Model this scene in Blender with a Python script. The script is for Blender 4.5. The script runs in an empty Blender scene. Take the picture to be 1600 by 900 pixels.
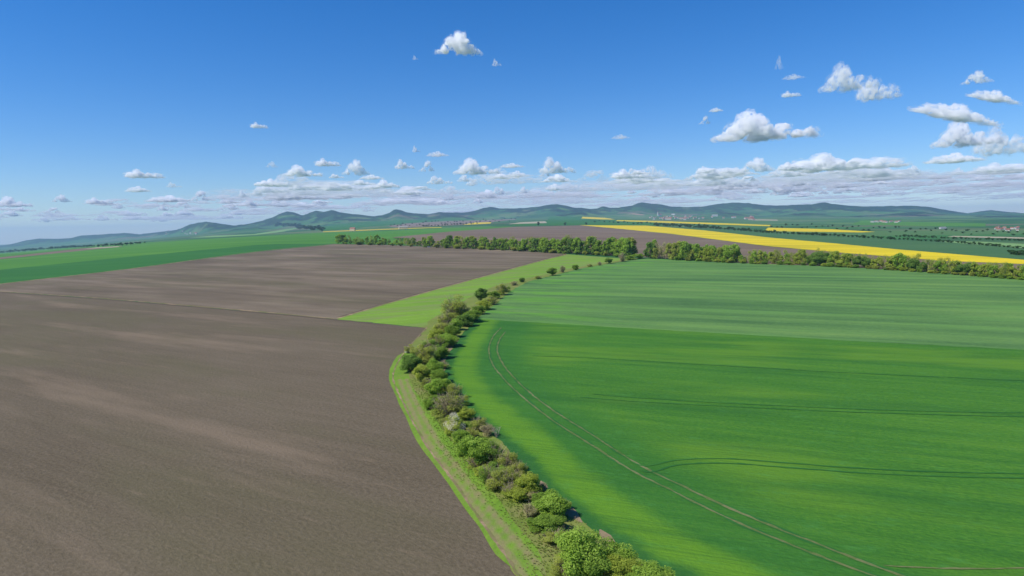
import bpy, math, random, bmesh
import numpy as np
from mathutils import Matrix, Vector

sc = bpy.context.scene
COL = sc.collection

# ------------------------------------------------------------------ camera
F, CX, CY, CAMZ = 1042.0, 800.0, 450.0, 40.0
cam = bpy.data.cameras.new('camera')
cam_ob = bpy.data.objects.new('camera', cam)
COL.objects.link(cam_ob)
sc.camera = cam_ob
cam.sensor_width = 36.0
cam.lens = 36.0 * F / 1600.0
cam.clip_start, cam.clip_end = 1.0, 400000.0
PITCH, ROLL = math.atan(97.0 / F), math.radians(-1.325)
cam_ob.matrix_world = (Matrix.Translation((0, 0, CAMZ)) @ Matrix.Rotation(math.pi / 2 - PITCH, 4, 'X')
                       @ Matrix.Rotation(ROLL, 4, 'Z'))
M3 = np.array(cam_ob.matrix_world.to_3x3())

# ------------------------------------------------------------------ sky, sun, exposure
SUN_EL = math.radians(50)
SUN = Vector((-math.cos(SUN_EL) * 0.93, -math.cos(SUN_EL) * 0.37, math.sin(SUN_EL))).normalized()
world = bpy.data.worlds.new('World')
sc.world = world
world.use_nodes = True
wnt = world.node_tree
bg = wnt.nodes['Background']
sky = wnt.nodes.new('ShaderNodeTexSky')
sky.sky_type = 'NISHITA'
sky.sun_disc = False
sky.sun_elevation = SUN_EL
sky.sun_rotation = math.atan2(SUN.x, SUN.y)
sky.air_density, sky.dust_density, sky.ozone_density = 1.0, 0.0, 1.5
hs = wnt.nodes.new('ShaderNodeHueSaturation')
hs.inputs['Saturation'].default_value = 1.24
tintn = wnt.nodes.new('ShaderNodeMix')
tintn.data_type, tintn.blend_type = 'RGBA', 'MULTIPLY'
tintn.inputs[0].default_value = 1.0
tintn.inputs[7].default_value = (0.78, 0.93, 1.26, 1)
wnt.links.new(sky.outputs[0], tintn.inputs[6])
wnt.links.new(tintn.outputs[2], hs.inputs['Color'])
wnt.links.new(hs.outputs[0], bg.inputs[0])
bg.inputs[1].default_value = 0.104
sl = bpy.data.lights.new('sun', 'SUN')
sl.energy, sl.angle, sl.color = 5.0, math.radians(0.53), (1.0, 0.955, 0.89)
sun_ob = bpy.data.objects.new('sun', sl)
COL.objects.link(sun_ob)
sun_ob.rotation_euler = SUN.to_track_quat('Z', 'Y').to_euler()
sc.view_settings.view_transform = 'Standard'
sc.view_settings.look = 'None'
sc.view_settings.exposure = 0.0
sc.view_settings.gamma = 1.0
cy = sc.cycles
cy.max_bounces, cy.diffuse_bounces, cy.volume_bounces, cy.transparent_max_bounces = 16, 3, 14, 48
cy.use_denoising = True
try:
    cy.denoiser = 'OPENIMAGEDENOISE'
except Exception:
    pass

# ------------------------------------------------------------------ small helpers
def tag(o, label=None, cat=None, group=None, kind=None):
    if label: o['label'] = label
    if cat: o['category'] = cat
    if group: o['group'] = group
    if kind: o['kind'] = kind
    return o

def link_mesh(name, me, parent=None):
    o = bpy.data.objects.new(name, me)
    COL.objects.link(o)
    if parent is not None: o.parent = parent
    return o

def empty(name, loc=(0, 0, 0), rz=0.0, scale=(1, 1, 1)):
    o = bpy.data.objects.new(name, None)
    COL.objects.link(o)
    o.location, o.rotation_euler, o.scale = loc, (0, 0, rz), scale
    o.empty_display_size = 0.2
    return o

_UNITS = 'first second third fourth fifth sixth seventh eighth ninth tenth eleventh twelfth thirteenth fourteenth fifteenth sixteenth seventeenth eighteenth nineteenth'.split()
_TENS = {2: 'twenty', 3: 'thirty', 4: 'forty', 5: 'fifty', 6: 'sixty', 7: 'seventy', 8: 'eighty', 9: 'ninety'}
def ordinal(n):
    if n >= 100:
        return 'hundredth' if n == 100 else 'hundred-and-' + ordinal(n - 100)
    if n < 20: return _UNITS[n - 1]
    t, u = divmod(n, 10)
    return (_TENS[t][:-1] + 'ieth') if u == 0 else _TENS[t] + '-' + _UNITS[u - 1]

# ------------------------------------------------------------------ value noise (numpy)
def _hash(ix, iy, seed):
    h = (ix.astype(np.int64) * 374761393 + iy.astype(np.int64) * 668265263 + seed * 1274126177) & 0xffffffff
    h = ((h ^ (h >> 13)) * 1274126177) & 0xffffffff
    return ((h ^ (h >> 16)) & 0xffff) / 65535.0

def vnoise(x, y, seed=0):
    x, y = np.asarray(x, float), np.asarray(y, float)
    ix, iy = np.floor(x), np.floor(y)
    fx, fy = x - ix, y - iy
    fx, fy = fx * fx * (3 - 2 * fx), fy * fy * (3 - 2 * fy)
    a, b = _hash(ix, iy, seed), _hash(ix + 1, iy, seed)
    c, d = _hash(ix, iy + 1, seed), _hash(ix + 1, iy + 1, seed)
    return (a + (b - a) * fx) * (1 - fy) + (c + (d - c) * fx) * fy

def fbm(x, y, seed=0, octs=4):
    s, a, t = 0.0, 0.5, 0.0
    for k in range(octs):
        s = s + a * vnoise(x * 2 ** k, y * 2 ** k, seed + k)
        t += a
        a *= 0.5
    return s / t * 2 - 1

# ------------------------------------------------------------------ the lie of the land
EYE_A = 353.0
EYE_B = math.tan(-ROLL)
def eye_row(u): return EYE_A - (u - CX) * EYE_B

TAB_U = np.array([-800., -400., 0., 400., 800., 1200., 1600., 2000., 2400.])
TAB_R = np.array([1., 400., 900., 1300., 2500., 4500., 8000., 12000., 18000., 27000.])
TAB_Z = np.array([   # columns: u 0, 400, 800, 1200, 1600
    [0, 0, 0, 0, 0], [0, 0, 0, 0, 0], [2, 4, 5, 2, 0], [2, 12, 10, 3, 0], [-12, 23, 28, 9, 1], [-46, 30, 58, 24, 4],
    [-100, 50, 112, 62, 12], [-135, 60, 150, 90, 40], [-150, 0, 60, 40, 20], [-170, -50, 0, 0, 0]], float)
TAB_Z = np.concatenate([TAB_Z[:, :1], TAB_Z[:, :1], TAB_Z, TAB_Z[:, -1:], TAB_Z[:, -1:]], axis=1)
_LR = np.log(TAB_R)

def _cr(f):
    return (-0.5 * f + f * f - 0.5 * f ** 3, 1 - 2.5 * f * f + 1.5 * f ** 3, 0.5 * f + 2 * f * f - 1.5 * f ** 3, -0.5 * f * f + 0.5 * f ** 3)

def table_z(u, r):
    u = np.clip(u, -799, 2399)
    lr = np.log(np.clip(r, 1.01, 26900))
    i = np.clip(((u + 800) // 400).astype(int), 0, 7)
    fu = (u - TAB_U[i]) / 400.0
    j = np.clip(np.searchsorted(_LR, lr, side='right') - 1, 0, len(_LR) - 2)
    fr = (lr - _LR[j]) / (_LR[j + 1] - _LR[j])
    fr = np.where(j == 1, fr ** 1.8, fr)
    wu = _cr(fu)
    out = 0.0
    for k, w in enumerate((1 - fr, fr)):
        jj = j + k
        for m in range(4):
            out = out + w * wu[m] * TAB_Z[jj, np.clip(i + m - 1, 0, 8)]
    return out

SKYLINE = np.array([(-600, 392), (-200, 390), (-60, 388), (0, 386), (20, 382), (45, 375.5), (66, 372.5), (95, 373), (115, 372), (134, 367.5), (165, 366), (200, 364),
    (222, 366), (240, 364), (262, 361.5), (282, 359), (300, 351.5), (315, 348), (327, 346.3), (340, 348), (355, 350.5), (370, 352.5), (392, 350), (415, 345),
    (432, 339), (445, 333), (455, 330.3), (466, 333), (478, 337), (488, 333), (499, 329.5), (511, 331.5), (523, 328.5), (536, 332), (556, 335),
    (585, 338), (600, 337), (612, 333), (619, 328.5), (624.5, 327), (631, 329), (640, 332.5), (660, 334.5), (674, 335), (690, 331.8), (705, 332.5),
    (728, 332.5), (745, 330), (758, 325.5), (770, 323.5), (784, 326), (800, 326), (822, 325.5), (845, 323.5), (860, 320.5), (872, 319.3), (886, 321.5), (898, 325),
    (912, 325), (925, 327.3), (935, 326), (944, 322.8), (956, 325), (970, 324.5), (990, 321.5), (1000, 317.6), (1006, 317), (1020, 318.5), (1036, 320), (1048, 323.2),
    (1075, 324), (1100, 323), (1120, 319.5), (1145, 317), (1170, 317.5), (1195, 321), (1212, 321.8), (1240, 320.5), (1268, 319.5), (1280, 317), (1288, 316.2), (1300, 319),
    (1325, 321.8), (1365, 323), (1395, 322), (1425, 321.7), (1455, 324), (1485, 329.5), (1512, 333.2), (1530, 330.5), (1547, 328.5), (1565, 330.5), (1600, 333.5),
    (1650, 334), (1720, 330), (1800, 328), (1950, 334), (2200, 333)], float)
RID_U = np.array([-600., 0, 240, 330, 450, 640, 760, 900, 1010, 1150, 1290, 1430, 1550, 1700, 2200])
RID_D = np.array([16500., 16500, 14500, 10500, 10800, 10200, 11500, 10600, 11600, 12200, 11200, 12000, 13200, 12500, 12500])
FRONT = [  # lower hills in front of the ridge: column, top row, distance, half width px, depth m
    (908, 331.5, 8600, 34, 700), (1345, 337, 8300, 30, 600), (1425, 331.5, 9000, 60, 900), (1260, 333, 9000, 50, 900),
    (395, 356, 7600, 45, 700), (545, 342, 8600, 60, 900), (1130, 332, 9300, 45, 800), (1560, 343, 8500, 70, 800), (700, 337, 8800, 60, 900)]

def land(x, y, want_forest=False):
    x, y = np.asarray(x, float), np.asarray(y, float)
    r = np.hypot(x, y) + 1e-6
    th = np.arctan2(x, y)
    thc = np.clip(th, -1.02, 1.02)
    u = CX + F * np.tan(thc)
    z = table_z(u, r)
    amp = np.clip((r - 500) * 0.0016, 0, 7.0)
    z = z + amp * fbm(x / 900.0, y / 900.0, 5, 3)
    cosw = np.cos(thc)
    # the long ridge on the horizon
    D = np.interp(u, RID_U, RID_D)
    top = CAMZ + (eye_row(u) - np.interp(u, SKYLINE[:, 0], SKYLINE[:, 1])) * D * cosw / F
    wr = np.where(r < D, 1500.0 + 500 * fbm(u / 60.0, r / 2500.0, 12, 2), 2600.0)
    k = np.exp(-((r - D) / wr) ** 2)
    k = np.clip(k + 0.10 * k * (1 - k) * 4 * fbm(x / 420.0, y / 700.0, 21, 4), 0, 1)
    kk = k.copy()
    z1 = z + np.maximum(top - z, 0) * k
    for (u0, v0, d0, w0, dr) in FRONT:
        t0 = CAMZ + (eye_row(u0) - v0) * d0 * np.cos(np.arctan((u0 - CX) / F)) / F
        b = np.exp(-(np.abs((u - u0) / w0) ** 1.7)) * np.exp(-((r - d0) / dr) ** 2)
        b = b * (1 + 0.25 * fbm(x / 300.0, y / 500.0, 33, 3) * (1 - b))
        z1 = np.maximum(z1, z + (t0 - z) * b)
        kk = np.maximum(kk, b)
    z1 = z1 + 7.0 * np.clip(kk * 2, 0, 1) * fbm(x / 55.0, y / 130.0, 44, 2) * (r > 4000)
    if want_forest:
        return z1, kk
    return z1

# polar grid of the ground; sheets laid on it are cut from the same triangles
TH0, TH1, DTH = -50.0, 50.0, 0.14
NA = int(round((TH1 - TH0) / DTH))
R0, RMAX, NR = 2.0, 25000.0, 360
LQ = math.log(RMAX / R0) / NR
th_f = np.radians(TH0 + DTH * np.arange(NA + 1))
rr = R0 * np.exp(LQ * np.arange(NR + 1))
GX = np.sin(th_f)[:, None] * rr[None, :]
GY = np.cos(th_f)[:, None] * rr[None, :]
GZ, GK = land(GX, GY, True)

def to_index(x, y):
    return (math.degrees(math.atan2(x, y)) - TH0) / DTH, math.log(max(math.hypot(x, y), R0) / R0) / LQ

def tri_point(a, b):
    i, j = min(max(int(a), 0), NA - 1), min(max(int(b), 0), NR - 1)
    fa, fb = a - i, b - j
    return tri_lerp(i, j, fa, fb, fa >= fb)

def tri_lerp(i, j, fa, fb, first):
    if first:
        w = (((i, j), 1 - fa), ((i + 1, j), fa - fb), ((i + 1, j + 1), fb))
    else:
        w = (((i, j), 1 - fb), ((i + 1, j + 1), fa), ((i, j + 1), fb - fa))
    X = Y = Z = 0.0
    for (p, q) in w:
        X += GX[p] * q; Y += GY[p] * q; Z += GZ[p] * q
    return X, Y, Z

def ground_z(x, y):
    a, b = to_index(x, y)
    return tri_point(a, b)[2]

def unproject(pts):
    """picture points -> points on the land where the sight line first meets it"""
    p = np.asarray(pts, float)
    d = np.stack([(p[:, 0] - CX) / F, (CY - p[:, 1]) / F, -np.ones(len(p))], 1) @ M3.T
    d /= np.hypot(d[:, 0], d[:, 1])[:, None]
    t = np.geomspace(20, 24500, 900)
    X, Y = d[:, 0:1] * t, d[:, 1:2] * t
    below = (CAMZ + d[:, 2:3] * t) < land(X, Y)
    hit = below.argmax(1)
    hit[~below.any(1)] = len(t) - 1
    lo, hi = t[np.maximum(hit - 1, 0)], t[hit]
    for _ in range(14):
        m = (lo + hi) / 2
        b = (CAMZ + d[:, 2] * m) < land(d[:, 0] * m, d[:, 1] * m)
        hi = np.where(b, m, hi); lo = np.where(b, lo, m)
    return np.stack([d[:, 0] * hi, d[:, 1] * hi], 1)

def place(u, v):
    q = unproject([(u, v)])[0]
    return float(q[0]), float(q[1]), ground_z(q[0], q[1])

def smooth(pts, n=6, closed=False):
    pts = [np.array(p, float) for p in pts]
    N = len(pts)
    out = []
    for i in range(N if closed else N - 1):
        if closed:
            p0, p1, p2, p3 = pts[i - 1], pts[i], pts[(i + 1) % N], pts[(i + 2) % N]
        else:
            p1, p2 = pts[i], pts[i + 1]
            p0 = pts[i - 1] if i else 2 * p1 - p2
            p3 = pts[i + 2] if i + 2 < N else 2 * p2 - p1
        for k in range(n):
            w = _cr(k / n)
            out.append(w[0] * p0 + w[1] * p1 + w[2] * p2 + w[3] * p3)
    if not closed: out.append(pts[-1])
    return np.array(out)

def densify(pts, step, closed=True):
    pts = [np.array(p, float) for p in pts]
    out = []
    for i in range(len(pts) if closed else len(pts) - 1):
        a, b = pts[i], pts[(i + 1) % len(pts)]
        n = max(1, int(np.linalg.norm(b - a) / step))
        for k in range(n): out.append(a + (b - a) * k / n)
    if not closed: out.append(pts[-1])
    return np.array(out)

def _half(poly, ax, val, keep_low):
    out = []
    s = 1.0 if keep_low else -1.0
    n = len(poly)
    for i in range(n):
        p, q = poly[i], poly[(i + 1) % n]
        dp, dq = s * (p[ax] - val), s * (q[ax] - val)
        if dp <= 0: out.append(p)
        if (dp < 0 < dq) or (dq < 0 < dp):
            t = dp / (dp - dq)
            out.append((p[0] + (q[0] - p[0]) * t, p[1] + (q[1] - p[1]) * t))
    return out

def _halfd(poly, s, c):
    out = []
    n = len(poly)
    for i in range(n):
        p, q = poly[i], poly[(i + 1) % n]
        dp, dq = s * (p[0] - p[1] - c), s * (q[0] - q[1] - c)
        if dp <= 0: out.append(p)
        if (dp < 0 < dq) or (dq < 0 < dp):
            t = dp / (dp - dq)
            out.append((p[0] + (q[0] - p[0]) * t, p[1] + (q[1] - p[1]) * t))
    return out

def _area(poly):
    s = 0.0
    for i in range(len(poly)):
        p, q = poly[i - 1], poly[i]
        s += p[0] * q[1] - q[0] * p[1]
    return abs(s) * 0.5

def drape(world_poly):
    """cut the ground's own triangles along a polygon of world points; returns points and faces"""
    idx = [to_index(x, y) for x, y in world_poly]
    idx = [(min(max(a, 0.01), NA - 0.01), min(max(b, 1.0), NR - 0.01)) for a, b in idx]
    verts, faces, cache = [], [], {}
    def gv(i, j):
        k = (i, j)
        if k not in cache:
            cache[k] = len(verts)
            verts.append((GX[k], GY[k], GZ[k]))
        return cache[k]
    def rec(poly, i0, i1, j0, j1):
        if len(poly) < 3: return
        A = _area(poly)
        if A < 1e-7: return
        if A > (i1 - i0) * (j1 - j0) - 1e-6:
            for i in range(i0, i1):
                for j in range(j0, j1):
                    a, b, c, d = gv(i, j), gv(i + 1, j), gv(i + 1, j + 1), gv(i, j + 1)
                    faces.append((a, c, b)); faces.append((a, d, c))
            return
        if i1 - i0 == 1 and j1 - j0 == 1:
            for first in (True, False):
                pp = _halfd(poly, -1.0 if first else 1.0, float(i0 - j0))
                if len(pp) < 3 or _area(pp) < 1e-7: continue
                f = []
                for (a, b) in pp:
                    f.append(len(verts))
                    verts.append(tri_lerp(i0, j0, a - i0, b - j0, first))
                s = 0.0
                for k in range(len(f)):
                    p, q = verts[f[k - 1]], verts[f[k]]
                    s += p[0] * q[1] - q[0] * p[1]
                faces.append(tuple(f) if s > 0 else tuple(reversed(f)))
            return
        if i1 - i0 >= j1 - j0:
            m = (i0 + i1) // 2
            rec(_half(poly, 0, m, True), i0, m, j0, j1); rec(_half(poly, 0, m, False), m, i1, j0, j1)
        else:
            m = (j0 + j1) // 2
            rec(_half(poly, 1, m, True), i0, i1, j0, m); rec(_half(poly, 1, m, False), i0, i1, m, j1)
    aa, bb = [p[0] for p in idx], [p[1] for p in idx]
    rec(idx, int(min(aa)), int(max(aa)) + 1, int(min(bb)), int(max(bb)) + 1)
    return np.array(verts).reshape(-1, 3), faces

def sheet(name, world_poly, mat, layer=1, label=None, dist_to=None, kind='structure', parent=None, cat=None):
    v, f = drape(world_poly)
    if not len(f): return None
    r = np.hypot(v[:, 0], v[:, 1])
    v[:, 2] += layer * (0.012 + r * 3.0e-5)
    me = bpy.data.meshes.new(name)
    me.from_pydata(v.tolist(), [], f)
    me.materials.append(mat)
    if dist_to is not None:
        at = me.attributes.new('edge', 'FLOAT', 'POINT')
        at.data.foreach_set('value', np.min([poly_dist(v[:, :2], q) for q in (dist_to if isinstance(dist_to, list) else [dist_to])], axis=0).astype(np.float32))
    o = link_mesh(name, me, parent)
    return tag(o, label, cat, None, kind)

def poly_dist(p, line):
    best = np.full(len(p), 1e9)
    for a, b in zip(line[:-1], line[1:]):
        ab = b - a
        t = np.clip(((p - a) @ ab) / max(ab @ ab, 1e-9), 0, 1)
        best = np.minimum(best, np.linalg.norm(p - (a + t[:, None] * ab), axis=1))
    return best

def ragged(w, amp):
    out = []
    for i in range(len(w)):
        a, b = w[i], w[(i + 1) % len(w)]
        st = max(0.9, 0.007 * min(np.hypot(*a), np.hypot(*b)))
        n = min(60, max(1, int(np.hypot(*(b - a)) / st)))
        for k in range(n): out.append(a + (b - a) * k / n)
    w = np.array(out)
    A = amp * (1 + np.hypot(w[:, 0], w[:, 1]) / 400.0)
    return w + np.stack([A * fbm(w[:, 0] / 3.1, w[:, 1] / 3.1, 81, 3), A * fbm(w[:, 0] / 3.1, w[:, 1] / 3.1, 91, 3)], 1)

def pix_field(name, pts, mat, layer=1, label=None, step=12, rag=0.0, **k):
    w = unproject(densify(pts, step))
    if rag: w = ragged(w, rag)
    return sheet(name, w, mat, layer, label, **k)

def ribbon(wline, w, seed=0, wob=0.3, ends=1.0):
    """outline of a strip of width w along a world line, with an uneven edge"""
    n = len(wline)
    d = np.gradient(wline, axis=0)
    nrm = np.stack([-d[:, 1], d[:, 0]], 1) / np.maximum(np.hypot(d[:, 0], d[:, 1]), 1e-6)[:, None]
    s = np.concatenate([[0], np.cumsum(np.hypot(*np.diff(wline, axis=0).T))])
    wl = w * 0.5 * (1 + wob * fbm(s / (w * 4), s * 0 + seed, 61, 3))
    wr = w * 0.5 * (1 + wob * fbm(s / (w * 4), s * 0 + seed + 7.7, 67, 3))
    tp = np.clip(np.minimum(s, s[-1] - s) / (w * 1.6), 0.03, 1) ** 0.6 if ends else 1.0
    wl, wr = wl * tp, wr * tp
    return np.concatenate([wline + nrm * wl[:, None], (wline - nrm * wr[:, None])[::-1]])

def resample(wline, step):
    s = np.concatenate([[0], np.cumsum(np.hypot(*np.diff(wline, axis=0).T))])
    t = np.arange(0, s[-1], step)
    return np.stack([np.interp(t, s, wline[:, 0]), np.interp(t, s, wline[:, 1])], 1)

def strip(name, pts, w, mat, layer, label, seed=0, wob=0.3, step=None, **k):
    line = unproject(smooth(pts, 8))
    line = resample(line, step or max(w * 0.8, 0.5))
    return sheet(name, ribbon(line, w, seed, wob), mat, layer, label, **k)

# ------------------------------------------------------------------ materials
def new_mat(name):
    m = bpy.data.materials.new(name)
    m.use_nodes = True
    return m, m.node_tree, m.node_tree.nodes['Principled BSDF']

def node(nt, t, **k):
    n = nt.nodes.new('ShaderNode' + t)
    for a, b in k.items(): setattr(n, a, b)
    return n

def ramp(nt, src, stops):
    n = node(nt, 'ValToRGB')
    e = n.color_ramp.elements
    while len(e) > 1: e.remove(e[-1])
    e[0].position, e[0].color = stops[0][0], (*stops[0][1], 1)
    for p, c in stops[1:]:
        q = e.new(p); q.color = (*c, 1)
    nt.links.new(src, n.inputs[0])
    return n.outputs[0]

def noise(nt, vec, scale, detail=3, rough=0.55):
    n = node(nt, 'TexNoise')
    n.inputs['Scale'].default_value, n.inputs['Detail'].default_value, n.inputs['Roughness'].default_value = scale, detail, rough
    if vec is not None: nt.links.new(vec, n.inputs['Vector'])
    return n.outputs[0]

def math_(nt, op, a, b=None, clamp=False):
    n = node(nt, 'Math', operation=op, use_clamp=clamp)
    for i, x in enumerate((a, b)):
        if x is None: continue
        if isinstance(x, (int, float)): n.inputs[i].default_value = x
        else: nt.links.new(x, n.inputs[i])
    return n.outputs[0]

def mixc(nt, fac, a, b, blend='MIX'):
    n = node(nt, 'Mix', data_type='RGBA', blend_type=blend)
    for i, x in ((0, fac), (6, a), (7, b)):
        if isinstance(x, (int, float)): n.inputs[i].default_value = x
        elif isinstance(x, tuple): n.inputs[i].default_value = (*x, 1)
        else: nt.links.new(x, n.inputs[i])
    return n.outputs[2]

def maprange(nt, v, a, b, c=0.0, d=1.0, smooth_=True):
    n = node(nt, 'MapRange', interpolation_type='SMOOTHSTEP' if smooth_ else 'LINEAR')
    for i, x in enumerate((v, a, b, c, d)):
        if isinstance(x, (int, float)): n.inputs[i].default_value = x
        else: nt.links.new(x, n.inputs[i])
    return n.outputs[0]

def pos_rot(nt, deg, sx=1.0, sy=1.0, off=0.0):
    g = node(nt, 'NewGeometry')
    m0 = node(nt, 'Mapping')
    m0.inputs['Rotation'].default_value = (0, 0, -math.radians(deg))
    m1 = node(nt, 'Mapping')
    m1.inputs['Scale'].default_value = (sx, sy, 0)
    m1.inputs['Location'].default_value = (off, off * 1.7, 0)
    nt.links.new(g.outputs['Position'], m0.inputs[0])
    nt.links.new(m0.outputs[0], m1.inputs[0])
    return m1.outputs[0]

def field_mat(name, cols, deg, streak=(0.012, 0.25), patch=0.012, fine=1.2, wts=(0.35, 0.4, 0.25), bump=0.25, rough=0.95, extra=None, contrast=1.0):
    m, nt, bs = new_mat(name)
    st = noise(nt, pos_rot(nt, deg, streak[0], streak[1], 3.0), 1.0, 4, 0.6)
    pa = noise(nt, pos_rot(nt, deg, 0.6, 1.4, 11.0), patch, 4, 0.55)
    fi = noise(nt, pos_rot(nt, deg, 0.7, 1.0, 5.0), fine, 4, 0.7)
    s = math_(nt, 'ADD', math_(nt, 'ADD', math_(nt, 'MULTIPLY', st, wts[0]), math_(nt, 'MULTIPLY', pa, wts[1])), math_(nt, 'MULTIPLY', fi, wts[2]))
    s = math_(nt, 'ADD', math_(nt, 'MULTIPLY', math_(nt, 'SUBTRACT', s, 0.5 * sum(wts)), 2.2 * contrast), 0.5, True)
    n = len(cols)
    c = ramp(nt, s, [(0.12 + 0.76 * i / (n - 1), k) for i, k in enumerate(cols)])
    if extra: c = extra(nt, c)
    nt.links.new(c, bs.inputs['Base Color'])
    bs.inputs['Roughness'].default_value = rough
    bs.inputs['Specular IOR Level'].default_value = 0.12
    b = node(nt, 'Bump')
    b.inputs['Strength'].default_value, b.inputs['Distance'].default_value = bump, 0.25
    nt.links.new(fi, b.inputs['Height'])
    nt.links.new(b.outputs[0], bs.inputs['Normal'])
    return m

def plain_mat(name, c, rough=0.8, var=0.15, scale=2.0, metal=0.0):
    m, nt, bs = new_mat(name)
    tc = node(nt, 'TexCoord')
    f = noise(nt, tc.outputs['Object'], scale, 3)
    col = ramp(nt, f, [(0.25, tuple(x * (1 - var) for x in c)), (0.75, tuple(min(1, x * (1 + var)) for x in c))])
    nt.links.new(col, bs.inputs['Base Color'])
    bs.inputs['Roughness'].default_value, bs.inputs['Metallic'].default_value = rough, metal
    return m

def leaf_mat(name, cols, trans=0.48):
    m, nt, bs = new_mat(name)
    nt.nodes.remove(bs)
    at = node(nt, 'Attribute', attribute_name='tint')
    oi = node(nt, 'ObjectInfo')
    f = math_(nt, 'ADD', at.outputs['Fac'], math_(nt, 'MULTIPLY', math_(nt, 'SUBTRACT', oi.outputs['Random'], 0.5), 0.25), True)
    n = len(cols)
    c = ramp(nt, f, [(i / (n - 1), k) for i, k in enumerate(cols)])
    d = node(nt, 'BsdfDiffuse'); t = node(nt, 'BsdfTranslucent'); mx = node(nt, 'MixShader')
    mx.inputs[0].default_value = trans
    nt.links.new(c, d.inputs[0]); nt.links.new(c, t.inputs[0])
    nt.links.new(d.outputs[0], mx.inputs[1]); nt.links.new(t.outputs[0], mx.inputs[2])
    nt.links.new(mx.outputs[0], nt.nodes['Material Output'].inputs['Surface'])
    return m

ROW_L, ROW_R = -33.0, -28.0      # directions the fields are worked in
def soil_weeds(nt, c):
    """a thin greenish flush of weeds and paler dried crust in broad patches"""
    a = maprange(nt, noise(nt, pos_rot(nt, ROW_L, 0.4, 1.3, 31.0), 0.014, 4, 0.6), 0.46, 0.62, 0, 0.40)
    c = mixc(nt, a, c, (0.112, 0.104, 0.046))
    b = maprange(nt, noise(nt, pos_rot(nt, ROW_L, 0.25, 1.6, 77.0), 0.022, 5, 0.65), 0.52, 0.68, 0, 0.55)
    c = mixc(nt, b, c, (0.240, 0.178, 0.116))
    s = maprange(nt, noise(nt, pos_rot(nt, ROW_L, 0.10, 0.7, 17.0), 1.0, 5, 0.7), 0.55, 0.75, 0, 0.4)
    return mixc(nt, s, c, (0.235, 0.174, 0.112))
M_SOIL = field_mat('soil', [(0.098, 0.076, 0.045), (0.136, 0.107, 0.066), (0.174, 0.138, 0.090)], ROW_L, (0.03, 0.40), 0.016, 1.7, (0.20, 0.35, 0.62), 0.9, extra=soil_weeds, contrast=1.15)
M_SOIL2 = field_mat('soil_upper', [(0.108, 0.083, 0.051), (0.151, 0.117, 0.074), (0.225, 0.176, 0.116)], ROW_L, (0.008, 0.07), 0.012, 1.2, (0.45, 0.65, 0.35), 0.4, extra=soil_weeds, contrast=1.1)
M_SOIL3 = field_mat('soil_far', [(0.130, 0.092, 0.058), (0.172, 0.126, 0.082), (0.240, 0.180, 0.120)], ROW_L, (0.002, 0.03), 0.004, 0.3, (0.5, 0.4, 0.1), 0.1)

def drill_rows(nt, c, deg, amt, dark):
    r = noise(nt, pos_rot(nt, deg, 0.06, 2.6, 5.0), 1.0, 4, 0.75)
    c = mixc(nt, maprange(nt, r, 0.44, 0.66, 0, amt), c, dark)
    p = noise(nt, pos_rot(nt, deg, 0.5, 1.0, 61.0), 0.42, 5, 0.75)
    return mixc(nt, maprange(nt, p, 0.52, 0.72, 0, amt), c, tuple(min(1, x * 2.6 + 0.02) for x in dark))
def crop_bands(nt, c):
    """the thicker and thinner sown bouts that run along the field's edge"""
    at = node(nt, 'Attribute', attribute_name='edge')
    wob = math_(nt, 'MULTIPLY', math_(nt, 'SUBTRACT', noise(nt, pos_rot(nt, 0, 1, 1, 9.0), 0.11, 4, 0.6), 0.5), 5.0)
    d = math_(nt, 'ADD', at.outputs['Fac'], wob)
    bright_band = math_(nt, 'MULTIPLY', maprange(nt, d, 1.8, 4.4), maprange(nt, d, 7.0, 11.5, 1, 0))  # bright yellow-green band, the crop's own colour
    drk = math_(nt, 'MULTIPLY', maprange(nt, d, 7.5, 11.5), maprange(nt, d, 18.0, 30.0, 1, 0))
    fi = noise(nt, pos_rot(nt, ROW_R, 0.5, 1.2, 2.0), 0.6, 4, 0.7)
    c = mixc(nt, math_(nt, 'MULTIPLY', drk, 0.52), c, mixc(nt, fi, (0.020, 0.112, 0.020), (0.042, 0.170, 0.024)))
    c = mixc(nt, maprange(nt, d, 1.0, 3.6, 0.7, 0), c, (0.022, 0.105, 0.026))  # hedge's shadow and darker crop, both painted as a strip at the edge
    c = mixc(nt, math_(nt, 'MULTIPLY', bright_band, 0.66), c, mixc(nt, fi, (0.095, 0.235, 0.014), (0.165, 0.325, 0.020)))
    # yellow-green weak patches
    w = maprange(nt, noise(nt, pos_rot(nt, ROW_R + 8, 0.45, 1.5, 55.0), 0.021, 4, 0.55), 0.46, 0.62, 0, 0.72)
    w = math_(nt, 'MULTIPLY', w, maprange(nt, d, 20.0, 34.0))
    c = mixc(nt, w, c, (0.118, 0.250, 0.020))
    k = maprange(nt, noise(nt, pos_rot(nt, ROW_R + 8, 0.22, 2.0, 91.0), 0.05, 4, 0.6), 0.52, 0.70, 0, 0.42)
    c = mixc(nt, k, c, (0.018, 0.098, 0.020))
    return drill_rows(nt, c, ROW_R + 6, 0.42, (0.020, 0.085, 0.012))
M_CROP = field_mat('young_barley', [(0.028, 0.115, 0.015), (0.056, 0.178, 0.018), (0.100, 0.235, 0.022)], ROW_R, (0.010, 0.20), 0.013, 1.6, (0.40, 0.45, 0.55), 0.8, extra=crop_bands, contrast=1.0)

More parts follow.
